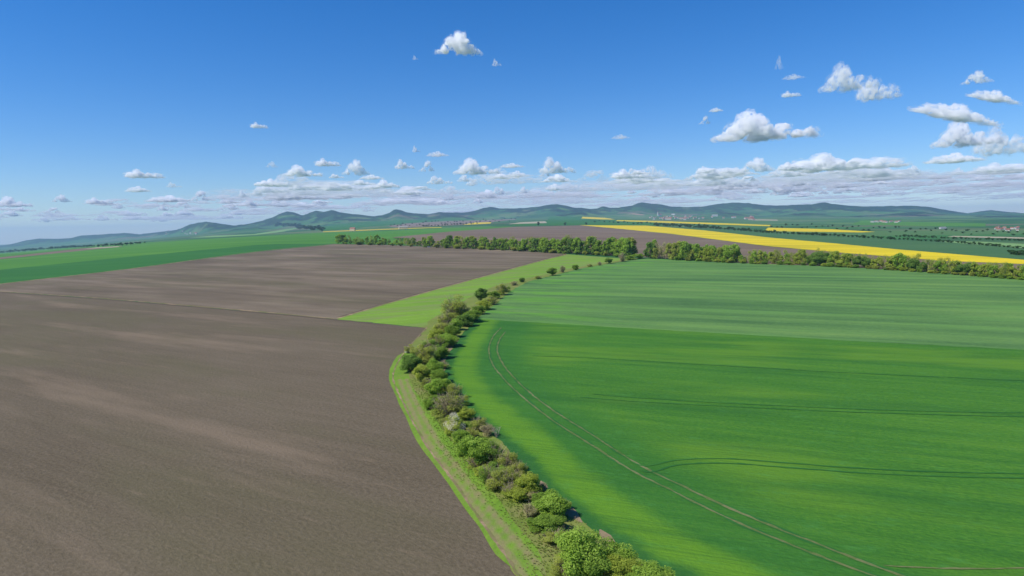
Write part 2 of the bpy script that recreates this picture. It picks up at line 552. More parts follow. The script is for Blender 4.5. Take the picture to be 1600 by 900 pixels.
def wheat_patches(nt, c):
    w = maprange(nt, noise(nt, pos_rot(nt, ROW_R, 0.005, 0.06, 13.0), 1.0, 4, 0.6), 0.50, 0.64, 0, 0.75)
    c = mixc(nt, w, c, (0.130, 0.275, 0.060))
    at = node(nt, 'Attribute', attribute_name='edge')
    e = math_(nt, 'MULTIPLY', maprange(nt, at.outputs['Fac'], 10, 85, 1, 0), maprange(nt, noise(nt, pos_rot(nt, ROW_R, 0.35, 1.4, 43.0), 0.055, 4, 0.6), 0.46, 0.66, 0, 0.95))
    c = mixc(nt, e, c, (0.120, 0.310, 0.030))
    return drill_rows(nt, c, ROW_R, 0.38, (0.050, 0.115, 0.030))
M_WHEAT = field_mat('blue_green_wheat', [(0.056, 0.136, 0.040), (0.098, 0.205, 0.052), (0.155, 0.280, 0.066)], ROW_R, (0.006, 0.06), 0.012, 0.9, (0.70, 0.5, 0.40), 0.6, extra=wheat_patches, contrast=1.1)

def meadow_patches(nt, c):
    w = maprange(nt, noise(nt, pos_rot(nt, 25, 0.35, 1.6, 3.0), 0.045, 4, 0.6), 0.44, 0.60, 0, 0.85)
    c = mixc(nt, w, c, (0.190, 0.245, 0.065))
    return drill_rows(nt, c, 25.0, 0.35, (0.085, 0.170, 0.016))
M_LIME = field_mat('lime_green_crop', [(0.120, 0.232, 0.024), (0.172, 0.305, 0.030), (0.230, 0.365, 0.048)], 25.0, (0.01, 0.18), 0.02, 1.0, (0.4, 0.4, 0.3), 0.4, extra=meadow_patches)
M_EMERALD = field_mat('emerald_wheat', [(0.024, 0.112, 0.018), (0.034, 0.142, 0.022), (0.048, 0.172, 0.026)], 12.0, (0.002, 0.03), 0.006, 0.3, bump=0.1)
M_GRASSGREEN = field_mat('mid_green_crop', [(0.044, 0.155, 0.018), (0.068, 0.200, 0.022), (0.110, 0.255, 0.030)], 12.0, (0.0016, 0.018), 0.004, 0.3, bump=0.1)
M_DULLGREEN = field_mat('dull_green_crop', [(0.044, 0.110, 0.038), (0.058, 0.138, 0.046), (0.075, 0.160, 0.054)], -20.0, (0.002, 0.02), 0.004, 0.3, bump=0.1)
M_PALEGREEN = field_mat('pale_green_crop', [(0.13, 0.25, 0.085), (0.17, 0.30, 0.10), (0.21, 0.34, 0.12)], -10.0, (0.002, 0.02), 0.004, 0.2, bump=0.1)
M_RAPE = field_mat('flowering_rapeseed', [(0.42, 0.35, 0.018), (0.64, 0.49, 0.012), (0.74, 0.57, 0.020)], -31.0, (0.0016, 0.06), 0.008, 0.8, (0.8, 0.45, 0.25), 0.3, contrast=1.3)
M_TAN = field_mat('bare_tan_soil', [(0.24, 0.165, 0.105), (0.32, 0.225, 0.15), (0.38, 0.28, 0.19)], 0.0, (0.05, 0.3), 0.05, 1.0, bump=0.3)
M_PINK = field_mat('orchard_ground', [(0.13, 0.105, 0.075), (0.20, 0.155, 0.115), (0.25, 0.20, 0.15)], 10.0, (0.004, 0.03), 0.006, 0.05, (0.4, 0.3, 0.5), 0.1)
M_STRAW = field_mat('pale_straw', [(0.30, 0.27, 0.17), (0.38, 0.34, 0.22), (0.44, 0.40, 0.27)], 5.0, (0.004, 0.03), 0.006, 0.1, bump=0.1)
M_EDGE = field_mat('dry_field_margin', [(0.15, 0.165, 0.045), (0.215, 0.170, 0.085), (0.36, 0.255, 0.145)], 0.0, (0.2, 0.2), 0.12, 1.2, (0.2, 0.7, 0.3), 0.5, contrast=1.5)
M_DITCH = field_mat('dark_furrow', [(0.085, 0.066, 0.045), (0.115, 0.088, 0.060), (0.145, 0.110, 0.075)], 0.0, (0.2, 0.2), 0.1, 1.0, bump=0.4)
def verge_mix(nt, c):
    w = maprange(nt, noise(nt, pos_rot(nt, 0, 1, 1, 71.0), 0.10, 5, 0.65), 0.46, 0.66, 0, 0.75)
    c = mixc(nt, w, c, (0.225, 0.205, 0.075))
    b = maprange(nt, noise(nt, pos_rot(nt, 0, 1, 1, 37.0), 0.16, 4, 0.65), 0.56, 0.72, 0, 0.7)
    return mixc(nt, b, c, (0.080, 0.215, 0.028))
M_VERGE = field_mat('rough_grass', [(0.120, 0.165, 0.030), (0.165, 0.215, 0.038), (0.215, 0.260, 0.056)], 60.0, (0.1, 0.5), 0.08, 1.4, (0.3, 0.35, 0.4), 0.7, extra=verge_mix)
def worn_ruts(nt, c):
    at = node(nt, 'Attribute', attribute_name='edge')
    n1 = noise(nt, pos_rot(nt, 0, 1, 1, 23.0), 0.35, 5, 0.7)
    d = math_(nt, 'ADD', at.outputs['Fac'], math_(nt, 'MULTIPLY', math_(nt, 'SUBTRACT', n1, 0.5), 1.3))
    f = maprange(nt, d, 0.10, 0.90, 0.85, 0)
    fi = noise(nt, pos_rot(nt, 0, 1, 1, 29.0), 1.8, 4, 0.7)
    c = mixc(nt, maprange(nt, noise(nt, pos_rot(nt, 0, 1, 1, 83.0), 0.22, 5, 0.65), 0.46, 0.66, 0, 0.5), c, (0.180, 0.235, 0.045))
    return mixc(nt, f, c, mixc(nt, fi, (0.200, 0.180, 0.070), (0.300, 0.235, 0.120)))
M_MOWN = field_mat('short_track_grass', [(0.100, 0.200, 0.020), (0.150, 0.270, 0.026), (0.205, 0.320, 0.036)], 60.0, (0.1, 0.5), 0.10, 1.4, (0.25, 0.4, 0.4), 0.6, extra=worn_ruts)
M_BANK = field_mat('bare_bank', [(0.17, 0.140, 0.065), (0.27, 0.200, 0.115), (0.40, 0.30, 0.19)], 0.0, (0.2, 0.2), 0.2, 1.4, bump=0.5)
M_TYRE = field_mat('pressed_wheel_track', [(0.055, 0.125, 0.022), (0.115, 0.152, 0.045), (0.180, 0.185, 0.078)], 0.0, (0.2, 0.2), 0.12, 1.5, (0.2, 0.7, 0.4), 0.4, contrast=1.3)
M_TYRESHADE = field_mat('painted_gap_shade', [(0.020, 0.105, 0.022), (0.028, 0.125, 0.024), (0.040, 0.155, 0.026)], 0.0, (0.2, 0.2), 0.12, 1.5, (0.2, 0.7, 0.4), 0.4)  # canopy shade in the wheel gaps, put into the green

def ground_material():
    m, nt, bs = new_mat('countryside')
    # patchwork of far fields
    vo = node(nt, 'TexVoronoi', feature='F1')
    vo.inputs['Scale'].default_value = 0.0024
    nt.links.new(pos_rot(nt, 14.0, 0.5, 1.6, 400.0), vo.inputs['Vector'])
    sep = node(nt, 'SeparateColor')
    nt.links.new(vo.outputs['Color'], sep.inputs[0])
    c = ramp(nt, sep.outputs[0], [(0.0, (0.030, 0.105, 0.030)), (0.22, (0.050, 0.160, 0.040)), (0.40, (0.040, 0.130, 0.045)), (0.55, (0.085, 0.175, 0.055)), (0.70, (0.052, 0.125, 0.045)),
                                  (0.80, (0.150, 0.135, 0.085)), (0.86, (0.070, 0.165, 0.045)), (0.96, (0.110, 0.210, 0.060))])
    c.node.color_ramp.interpolation = 'CONSTANT'
    fn = noise(nt, pos_rot(nt, 0, 1, 1, 8.0), 0.012, 5, 0.7)
    c = mixc(nt, maprange(nt, fn, 0.35, 0.75, 0.0, 0.35), c, (0.05, 0.12, 0.04))
    c = mixc(nt, maprange(nt, noise(nt, pos_rot(nt, 0, 1, 0.5, 47.0), 0.0016, 4, 0.6), 0.52, 0.62, 0, 0.55), c, (0.150, 0.185, 0.085))
    # copses and wooded slopes
    at = node(nt, 'Attribute', attribute_name='forest')
    wn = noise(nt, pos_rot(nt, 0, 1, 0.5, 19.0), 0.0034, 6, 0.68)
    f = math_(nt, 'ADD', math_(nt, 'MULTIPLY', at.outputs['Fac'], 0.36), wn)
    wood = maprange(nt, f, 0.66, 0.72)
    tn = noise(nt, pos_rot(nt, 0, 1, 0.5, 6.0), 0.02, 4, 0.75)
    c = mixc(nt, wood, c, ramp(nt, tn, [(0.3, (0.010, 0.028, 0.014)), (0.55, (0.022, 0.052, 0.024)), (0.8, (0.050, 0.090, 0.036))]))
    nt.links.new(c, bs.inputs['Base Color'])
    bs.inputs['Roughness'].default_value = 0.95
    bs.inputs['Specular IOR Level'].default_value = 0.1
    return m

# ------------------------------------------------------------------ the ground
def build_ground():
    th_c = np.radians(np.linspace(TH1, 360 + TH0, 66))[1:-1]
    th = np.concatenate([th_f, th_c])
    X = np.sin(th)[:, None] * rr[None, :]
    Y = np.cos(th)[:, None] * rr[None, :]
    Z, K = land(X, Y, True)
    global GROUND_MIN
    GROUND_MIN = float(Z.min())
    nt_, nr_ = X.shape
    v = np.stack([X, Y, Z], -1).reshape(-1, 3)
    i, j = np.meshgrid(np.arange(nt_), np.arange(nr_ - 1), indexing='ij')
    i2 = (i + 1) % nt_
    a, b, c, d = i * nr_ + j, i2 * nr_ + j, i2 * nr_ + j + 1, i * nr_ + j + 1
    tri = np.concatenate([np.stack([a, c, b], -1).reshape(-1, 3), np.stack([a, d, c], -1).reshape(-1, 3)])
    v = np.concatenate([v, [[0, 0, 0]]])
    cen = len(v) - 1
    k = np.arange(nt_)
    tri = np.concatenate([tri, np.stack([np.full(nt_, cen), ((k + 1) % nt_) * nr_, k * nr_], -1)[:, [0, 2, 1]]])
    me = bpy.data.meshes.new('ground')
    me.vertices.add(len(v)); me.vertices.foreach_set('co', v.astype(np.float32).ravel())
    me.loops.add(len(tri) * 3); me.loops.foreach_set('vertex_index', tri.astype(np.int32).ravel())
    me.polygons.add(len(tri)); me.polygons.foreach_set('loop_start', np.arange(0, len(tri) * 3, 3, dtype=np.int32))
    me.update(calc_edges=True)
    at = me.attributes.new('forest', 'FLOAT', 'POINT')
    at.data.foreach_set('value', np.concatenate([K.reshape(-1), [0]]).astype(np.float32))
    me.materials.append(ground_material())
    me.polygons.foreach_set('use_smooth', np.ones(len(me.polygons), bool))
    return tag(link_mesh('ground', me), 'rolling farmland that reaches to the wooded hills', None, None, 'structure')
build_ground()

# ------------------------------------------------------------------ fields and tracks near the camera
SOIL_EDGE = [(600, 506.5), (640, 510.5), (662, 512.5), (664, 517), (650, 531), (633, 549), (619, 571), (613, 590), (620, 611), (632, 636), (650, 670), (672, 706), (700, 742),
             (727, 780), (756, 822), (785, 863), (812, 903), (850, 960), (905, 1040), (985, 1150), (1194, 1470)]
CROP_EDGE = [(1003, 405), (968, 409.5), (900, 421), (862, 431.5), (826, 440.5), (800, 454), (778, 472), (754, 491), (738, 506), (718, 530), (702, 552), (693, 576), (698, 600), (713, 626),
             (737, 651), (772, 683), (806, 716), (842, 756), (884, 793), (934, 832), (992, 871), (1052, 903), (1120, 940), (1230, 1000), (1481, 1140), (1747, 1279)]
crop_w = unproject(smooth(CROP_EDGE, 8))
soil_px = smooth(SOIL_EDGE, 8)
crop_px = smooth(CROP_EDGE, 8)
i_split = int(np.argmin(np.abs(crop_px[:, 1] - 497)))

# lower ploughed field
pix_field('ploughed_field', list(map(tuple, [(-170, 452), (0, 456), (150, 466), (300, 478.5), (420, 489), (526, 499)])) + [(p[0] + 14 * min(1, max(0, (p[1] - 512) / 40)), p[1]) for p in soil_px] + [(900, 2000), (300, 1900), (-300, 1400), (-420, 700)],
          M_SOIL, 1, 'wide bare brown ploughed field in the left foreground', step=14, rag=0.55)
# upper ploughed field
pix_field('ploughed_field', [(-170, 462), (0, 444.5), (200, 421), (400, 394), (525, 381.5), (600, 382.5), (690, 386.5), (800, 391.5), (886, 397), (840, 409), (760, 431), (680, 453), (600, 476), (526, 498.5),
          (420, 488.5), (300, 478), (150, 465.5), (0, 455.5), (-170, 451.5 + 12)], M_SOIL2, 2, 'brown ploughed field running back to the left windbreak', step=12, rag=0.55)
# lime triangle
pix_field('young_crop_field', [(526, 499), (600, 476.5), (680, 453.5), (760, 431.5), (840, 409.5), (887, 397.5), (960, 403), (985, 404.5), (968, 409.0), (900, 420.5), (862, 431), (826, 440), (800, 453.5),
          (760, 470), (716, 492), (690, 506), (662, 512), (640, 510), (600, 506)], M_LIME, 3, 'bright lime green wedge of young crop beside the hedgerow', step=10, rag=0.55)
# barley in front, wheat behind
low_edge = [tuple(p) for p in crop_px[i_split:]]
up_edge = [tuple(p) for p in crop_px[:i_split + 1]]
SEAM = [(754, 499), (900, 508), (1100, 519.5), (1300, 531), (1600, 547), (1800, 557), (2000, 567)]
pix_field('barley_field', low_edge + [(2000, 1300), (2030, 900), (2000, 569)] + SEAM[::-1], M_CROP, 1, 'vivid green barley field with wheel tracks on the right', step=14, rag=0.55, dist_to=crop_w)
pix_field('wheat_field', up_edge + SEAM + [(2000, 468), (1800, 452), (1600, 437.5), (1440, 425), (1300, 416.5), (1160, 411), (1060, 406.5), (1012, 404)], M_WHEAT, 2, 'bluish green wheat field in front of the right windbreak', step=12, rag=0.55, dist_to=crop_w)
# rough verge between soil and crop, carrying the hedge
pix_field('grass_verge', [tuple(p) for p in crop_px if p[1] > 440] + [tuple(p) for p in soil_px[::-1] if p[1] > 511.5] + [(690, 500), (716, 486), (745, 470), (775, 452), (800, 444)], M_VERGE, 4,
          'strip of rough grass under the hedgerow', step=10, rag=0.5)
strip('grass_verge', [(672, 511), (700, 493), (735, 472), (772, 452), (812, 440), (858, 430), (900, 420), (950, 411), (1000, 403)], 9.0, M_VERGE, 5, 'narrow rough margin between lime wedge and wheat field', 3)
# mown track with ruts beside the ploughed field
RUT_A = [(634, 590), (645, 618), (662, 652), (684, 690), (708, 722), (734, 757), (766, 797), (800, 838), (832, 874), (862, 903), (890, 930)]
RUT_B = [(624, 592), (634, 620), (650, 655), (671, 695), (696, 731), (726, 771), (758, 814), (790, 859), (818, 899), (838, 930)]
rut_w = [unproject(smooth(RUT_A, 6)), unproject(smooth(RUT_B, 6))]
strip('farm_track', [(640, 548), (629, 568), (624, 588), (633, 612), (649, 640), (671, 678), (697, 715), (725, 750), (756, 792), (789, 838), (821, 880), (856, 925)], 5.6, M_MOWN, 5,
      'grass farm track with two worn ruts between ploughed field and hedgerow', 5, 0.25, step=1.0, dist_to=rut_w)
strip('field_margin', [(668, 511), (652, 528), (634, 548), (620, 570), (614, 590), (621, 611), (633, 636), (651, 670), (673, 706), (701, 742), (728, 780), (757, 822), (786, 863), (812, 903)], 0.42, M_EDGE, 6,
      'dry tan edge of the ploughed field along the track', 9, 0.9)
strip('field_margin', [(526, 498), (600, 476), (680, 453), (760, 431), (840, 409), (886, 397.5)], 2.0, M_EDGE, 4, 'tan soil edge between upper ploughed field and lime wedge', 19, 0.6)
strip('furrow', [(528, 496.2), (602, 474.0), (682, 451.0), (762, 429.2), (840, 407.6), (880, 397.6)], 1.3, M_DITCH, 4, 'dark furrow along the lime wedge', 23, 0.4)
strip('field_margin', [(-60, 451), (0, 455.5), (150, 465.5), (300, 478), (420, 488.5), (526, 498.5)], 1.5, M_EDGE, 4, 'pale seam between the two ploughed fields', 29, 0.9)
strip('furrow', [(-60, 453), (0, 457), (150, 467.3), (300, 479.8), (420, 490.2), (526, 500.2), (600, 508)], 1.2, M_DITCH, 4, 'dark furrow below the seam of the ploughed fields', 31, 0.4)
strip('field_margin', [(-120, 460), (0, 444), (200, 420.5), (400, 393.5), (524, 381.3)], 4.0, M_EDGE, 4, 'pale edge between ploughed field and emerald wheat', 37, 0.5)
for k, pts in enumerate(([(884, 790), (895, 802), (910, 818)], [(694, 560), (691, 575), (692, 590)], [(714, 528), (706, 541), (700, 552)], [(938, 828), (950, 840), (962, 850)], [(846, 752), (856, 764)])):
    strip('soil_bank', pts, 1.7, M_BANK, 6, 'bare pinkish soil bank at the barley edge, %s from the bottom of the picture' % ordinal((2, 4, 5, 1, 3)[k]), 41 + k, 1.1, step=0.5)
# wheel tracks in the barley
TR_A = [(783, 512), (770, 527), (764, 546), (768, 566), (781, 585), (803, 608), (838, 638), (880, 668), (930, 699), (990, 737), (1050, 767), (1110, 797), (1180, 829), (1260, 861), (1345, 893), (1430, 922)]
TR_B = [(790, 518), (780, 532), (777, 548), (784, 566), (800, 587), (826, 612), (862, 640), (905, 667), (955, 699), (1005, 730), (1065, 759), (1130, 790), (1210, 824), (1290, 855), (1370, 886), (1460, 918)]
for k, T in enumerate((TR_A, TR_B)):
    strip('painted_track_shade', T, 0.95, M_TYRESHADE, 3, 'painted dark shade along the pale %s tyre line' % ('outer', 'inner')[k], 47 + k, 0.8, step=0.7)  # shade beside the tyre lines, laid in as dark green strips
strip('wheel_track', TR_A, 0.44, M_TYRE, 4, 'pale outer tyre line curving through the barley', 51, 1.0, step=0.5)
strip('wheel_track', TR_B, 0.44, M_TYRE, 4, 'pale inner tyre line curving through the barley', 53, 1.0, step=0.5)
for k, (pts, lab) in enumerate((
        ([(985, 722), (1010, 728), (1060, 719), (1130, 717), (1220, 723), (1340, 732), (1470, 738), (1620, 741)], 'dark tramline branching off the curved tracks across the barley'),
        ([(1000, 736), (1020, 738), (1060, 727), (1130, 724), (1220, 730), (1340, 739), (1470, 745), (1620, 748)], 'second dark tramline beside the branch across the barley'),
        ([(905, 621), (1000, 628), (1130, 635), (1300, 643), (1450, 648), (1620, 652)], 'dark tramline crossing the middle of the barley'),
        ([(925, 616), (1000, 622), (1130, 630), (1300, 638), (1450, 643), (1620, 646)], 'upper twin of the dark middle tramline in the barley'),
        ([(830, 556), (950, 561), (1150, 573), (1350, 584), (1620, 596)], 'dark tramline near the top of the barley'),
        ([(1380, 884), (1450, 888), (1520, 889), (1620, 888)], 'short tramline in the lower right corner of the barley'))):
    strip('tramline', pts, 0.42 if k < 5 else 0.3, M_TYRESHADE if k < 5 else M_TYRE, 5, lab, 61 + k, 1.0, step=0.6)  # dark tramlines have the canopy's shade painted as colour
# ------------------------------------------------------------------ fields further off
far = pix_field
far('wheat_field', [(-170, 463), (0, 444), (200, 420.5), (400, 393.5), (524, 381), (430, 381.5), (400, 383), (300, 392), (200, 401.5), (0, 421.5), (-170, 440)], M_EMERALD, 1, 'dark emerald wheat field along the upper ploughed field')
far('crop_field', [(-170, 440), (0, 421.5), (200, 401.5), (300, 392), (400, 383), (430, 381.5), (526, 380.5), (640, 382), (640, 372), (612, 371), (700, 362), (800, 354.8), (800, 353.6), (720, 355.5), (620, 360), (505, 363.5), (400, 369),
          (300, 374.5), (250, 378.5), (190, 385), (130, 391.5), (0, 405.5), (-170, 422)], M_GRASSGREEN, 1, 'bright green field rolling away behind the emerald wheat')
far('fallow_strip', [(-170, 422), (0, 405), (130, 391.5), (190, 385.5), (190, 384.5), (130, 388), (0, 402.2), (-170, 418)], M_SOIL3, 2, 'thin brown fallow strip at the far left', step=8)
far('crop_field', [(-170, 418), (0, 402), (130, 387.8), (190, 384), (260, 377.5), (190, 381), (100, 386), (0, 395.5), (-170, 408)], M_GRASSGREEN, 2, 'green strip below the dark tree row at far left', step=8)
far('fallow_patch', [(132, 389), (186, 386), (186, 384.8), (150, 386.8)], M_STRAW, 3, 'small pale patch by the far left tree row', step=6)
far('stubble_strip', [(295, 371.5), (330, 368.5), (395, 366), (455, 357), (462, 356), (464, 357.5), (440, 362.5), (400, 367), (340, 370.5)], M_PALEGREEN, 2, 'pale green strip sloping up left of the small copse', step=6)
far('crop_field', [(505, 361), (560, 356), (620, 350), (690, 345), (640, 344), (570, 346.5), (520, 352), (490, 358)], M_EMERALD, 2, 'emerald field below the pointed left hills', step=8)
far('orchard', [(602, 353.5), (640, 349), (700, 345.5), (770, 343.5), (806, 342), (806, 345.5), (770, 347.5), (730, 350.5), (660, 354.5), (620, 355.5)], M_PINK, 2, 'pinkish brown orchard slope in the middle distance', step=8)
far('rapeseed_field', [(505, 362.6), (560, 360.5), (620, 358.2), (690, 355.6), (690, 354.9), (620, 357.3), (560, 359.6), (505, 361.8)], M_RAPE, 3, 'thin yellow strip behind the bright green field', step=6)
far('rapeseed_field', [(722, 351.5), (766, 349.3), (768, 347.4), (740, 348)], M_RAPE, 3, 'small yellow patch beside the orchard slope', step=6)
far('crop_field', [(770, 348.8), (850, 347), (850, 343), (800, 343.5), (772, 346.5)], M_DULLGREEN, 3, 'dull green patch right of the orchard', step=6)
far('stubble_strip', [(795, 350.3), (855, 348.6), (852, 345.8), (812, 347.5)], M_STRAW, 4, 'pale stubble strip in the centre distance', step=6)
far('crop_field', [(800, 353.4), (905, 351.6), (1010, 352.3), (1075, 352), (1000, 346), (960, 344), (905, 339), (858, 338.5), (852, 347.5), (800, 350.8)], M_EMERALD, 2, 'emerald green field behind the yellow tip', step=8)
far('rapeseed_field', [(908, 341.5), (940, 343), (962, 343.2), (945, 340.3), (910, 339)], M_RAPE, 4, 'short yellow patch left of the distant village', step=5)
far('rapeseed_field', [(962, 345.4), (1040, 348.2), (1120, 351), (1205, 353.6), (1205, 351.8), (1120, 348.6), (1040, 345.8), (965, 344.0)], M_RAPE, 4, 'narrow yellow band below the distant village', step=6)
far('ploughed_field', [(612, 371), (640, 382.5), (690, 386), (800, 391), (990, 401), (1160, 411), (1300, 416), (1440, 424), (1600, 436), (1700, 442), (1700, 426), (1600, 413), (1480, 408), (1320, 395.5), (1200, 385), (1050, 365.8),
          (960, 357), (908, 352.2), (800, 354.6), (700, 362)], M_SOIL3, 1, 'brown ploughed field behind the windbreak trees', step=10)
far('rapeseed_field', [(905, 351.8), (1010, 352.6), (1100, 360), (1200, 371), (1300, 380), (1400, 389.5), (1600, 406), (1760, 419), (1760, 427), (1600, 412.5), (1480, 408), (1320, 395.3), (1200, 384.6), (1050, 365.5), (960, 356.8)], M_RAPE, 3,
    'long bright yellow rapeseed field', step=8)
far('crop_field', [(1012, 352.4), (1100, 359.8), (1200, 370.8), (1400, 389.3), (1600, 405.8), (1760, 418.8), (1760, 400), (1600, 389), (1560, 384.5), (1480, 379), (1400, 374), (1290, 367), (1200, 362.5), (1110, 356)], M_DULLGREEN, 2, 'dull green field behind the long yellow field', step=8)
far('crop_field', [(1470, 378.3), (1560, 384.2), (1620, 389.5), (1760, 399), (1760, 389), (1620, 382.5), (1540, 378), (1484, 376.8)], M_PALEGREEN, 3, 'light green strip at the right edge behind the dull green field', step=8)
far('rapeseed_field', [(1195, 360.8), (1260, 362.3), (1345, 363.2), (1368, 362.4), (1300, 358.4), (1200, 355.8)], M_RAPE, 4, 'second yellow field beyond the dark hedgerow', step=6)
far('stubble_strip', [(1480, 370), (1560, 372), (1700, 376), (1700, 374), (1560, 370), (1490, 368.6)], M_STRAW, 3, 'pale strip near the right edge in the far plain', step=6)
far('crop_field', [(1330, 351), (1420, 353), (1540, 354), (1540, 349), (1420, 346.5), (1345, 344.5)], M_GRASSGREEN, 2, 'green slope below the white houses on the right', step=8)
far('stubble_strip', [(1175, 344.2), (1215, 344.9), (1215, 343.4), (1180, 342.8)], M_STRAW, 3, 'small pale field under the right hills', step=5)
far('fallow_patch', [(978, 334.5), (1005, 336.5), (1008, 335.5), (990, 333.2)], M_TAN, 3, 'small tan field left of the distant village', step=4)

# ------------------------------------------------------------------ plants
class MB:
    """collects points, faces and a per-point tint, then links them as one mesh"""
    def __init__(self): self.v, self.f, self.t = [], [], []
    def tube(self, pts, rads, sides=5, tint=0.5):
        base = len(self.v)
        for k, p in enumerate(pts):
            p = Vector(p)
            d = (Vector(pts[min(k + 1, len(pts) - 1)]) - Vector(pts[max(k - 1, 0)])).normalized()
            a = d.cross(Vector((0.31, 0.9, 0.2))).normalized(); b = d.cross(a)
            for s in range(sides):
                g = 2 * math.pi * s / sides
                self.v.append(tuple(p + (a * math.cos(g) + b * math.sin(g)) * rads[k])); self.t.append(tint)
        for k in range(len(pts) - 1):
            for s in range(sides):
                q, w = base + k * sides + s, base + k * sides + (s + 1) % sides
                self.f.append((q, w, w + sides, q + sides))
        self.f.append(tuple(base + (len(pts) - 1) * sides + s for s in range(sides)))
    def box(self, lo, hi):
        b = len(self.v)
        for z in (lo[2], hi[2]):
            for x, y in ((lo[0], lo[1]), (hi[0], lo[1]), (hi[0], hi[1]), (lo[0], hi[1])):
                self.v.append((x, y, z)); self.t.append(0.5)
        self.f += [tuple(b + i for i in q) for q in ((3, 2, 1, 0), (4, 5, 6, 7), (0, 1, 5, 4), (1, 2, 6, 5), (2, 3, 7, 6), (3, 0, 4, 7))]
    def leaves(self, cen, out, size, rng, tint, aspect=0.6, up=0.8):
        n = len(cen)
        nr = out * 0.6 + np.array([0, 0, up]) + rng.normal(size=(n, 3)) * 0.55
        nr /= np.linalg.norm(nr, axis=1)[:, None]
        t = np.cross(nr, rng.normal(size=(n, 3))); t /= np.linalg.norm(t, axis=1)[:, None] + 1e-9
        b = np.cross(nr, t)
        s = (size * rng.uniform(0.6, 1.35, n))[:, None]
        q = np.stack([cen - t * s, cen - b * s * aspect + nr * s * 0.15, cen + t * s, cen + b * s * aspect + nr * s * 0.15], 1)
        b0 = len(self.v)
        self.v += [tuple(p) for p in q.reshape(-1, 3)]
        self.t += list(np.repeat(tint, 4))
        self.f += [(b0 + 4 * k, b0 + 4 * k + 1, b0 + 4 * k + 2, b0 + 4 * k + 3) for k in range(n)]
    def mesh(self, name, mat=None, smooth_=False):
        me = bpy.data.meshes.new(name)
        me.from_pydata([tuple(map(float, p)) for p in self.v], [], self.f)
        if self.t:
            at = me.attributes.new('tint', 'FLOAT', 'POINT')
            at.data.foreach_set('value', np.array(self.t, np.float32))
        if mat: me.materials.append(mat)
        if smooth_: me.polygons.foreach_set('use_smooth', np.ones(len(me.polygons), bool))
        return me

def sphere_dirs(rng, n):
    d = rng.normal(size=(n, 3))
    return d / np.linalg.norm(d, axis=1)[:, None]

def lumps(rng, n, kind):
    """sub-clumps that make up a crown of width 1 and height 1, foot at z = 0"""
    c, r = [], []
    for k in range(n):
        d = sphere_dirs(rng, 1)[0]
        q = rng.uniform(0.25, 1.0) ** 0.6
        if kind == 'bush':
            p = np.array([d[0] * 0.36 * q, d[1] * 0.36 * q, 0.40 + d[2] * 0.36 * q * rng.uniform(0.8, 1.3)]); rad = rng.uniform(0.06, 0.185)
            if p[2] < 0.16: p[2] = rng.uniform(0.10, 0.25)
        elif kind == 'round':
            p = np.array([d[0] * 0.34 * q, d[1] * 0.34 * q, 0.50 + d[2] * 0.34 * q]); rad = rng.uniform(0.10, 0.17)
        else:   # tall tree: narrow, leafy to near the ground
            h = rng.uniform(0.0, 1.0)
            env = (0.40 * math.sin(math.pi * min(1, 0.16 + h * 0.80)) ** 0.7)
            g = rng.uniform(0, 2 * math.pi)
            p = np.array([math.cos(g) * env * q, math.sin(g) * env * q, 0.12 + h * 0.80]); rad = rng.uniform(0.09, 0.15)
        c.append(p); r.append(rad)
    return np.array(c), np.array(r)

def crown(rng, c, r, n, leaf, up=0.8):
    w = r ** 2; w = w / w.sum()
    k = rng.choice(len(c), n, p=w)
    d = sphere_dirs(rng, n)
    rad = r[k] * rng.uniform(0.25, 1.08, n) ** 0.5
    p = c[k] + d * rad[:, None] * np.array([1, 1, 0.85])
    ct = rng.uniform(0.0, 0.45, len(c))
    tint = np.clip(ct[k] + rng.uniform(0.0, 0.55, n), 0, 1)
    keep = p[:, 2] > 0.01
    m = MB()
    m.leaves(p[keep], d[keep], leaf, rng, tint[keep], up=up)
    return m

def stems(rng, c, r, n, thick, trunk=None):
    m = MB()
    if trunk:
        m.tube([(0, 0, -0.04), (0.01, 0, trunk * 0.4), (0.0, 0.015, trunk), (0.015, 0, 0.82)], [thick * 1.5, thick * 1.1, thick * 0.9, thick * 0.25], 7)
    for k in rng.choice(len(c), min(n, len(c)), replace=False):
        e = c[k]
        z0 = trunk * rng.uniform(0.5, 1.0) if trunk else -0.03
        s = np.array([0, 0, z0]) if trunk else np.array([e[0] * 0.2 + rng.normal() * 0.015, e[1] * 0.2 + rng.normal() * 0.015, z0])
        if e[2] < z0: continue
        mid = s * 0.5 + e * 0.5 + np.array([rng.normal() * 0.02, rng.normal() * 0.02, 0.03])
        m.tube([s, mid, e], [thick * 0.7, thick * 0.45, thick * 0.12], 5)
    return m

def twigs(rng, n, thick, kind='bush', depth=2):
    m = MB()
    for k in range(n):
        g = rng.uniform(0, 2 * math.pi)
        lean = rng.uniform(0.05, 0.46)
        h = rng.uniform(0.55, 1.0) * (1 - lean * 0.55)
        s = np.array([math.cos(g) * lean * 0.25, math.sin(g) * lean * 0.25, -0.02])
        e = np.array([math.cos(g) * lean, math.sin(g) * lean, h])
        mid = s * 0.45 + e * 0.55 + np.array([math.cos(g), math.sin(g), 0]) * -0.04 + rng.normal(size=3) * 0.02
        m.tube([s, mid, e], [thick, thick * 0.7, thick * 0.2], 4, tint=rng.uniform(0, 1))
        for q in range(depth * 2):
            f = rng.uniform(0.3, 0.95)
            a = s * (1 - f) + e * f + (mid - (s + e) / 2) * (1 - abs(2 * f - 1))
            d = sphere_dirs(rng, 1)[0] * np.array([1, 1, 0.5]) + np.array([0, 0, 0.6])
            m.tube([a, a + d * rng.uniform(0.08, 0.17)], [thick * 0.5, thick * 0.12], 3, tint=rng.uniform(0, 1))
    return m

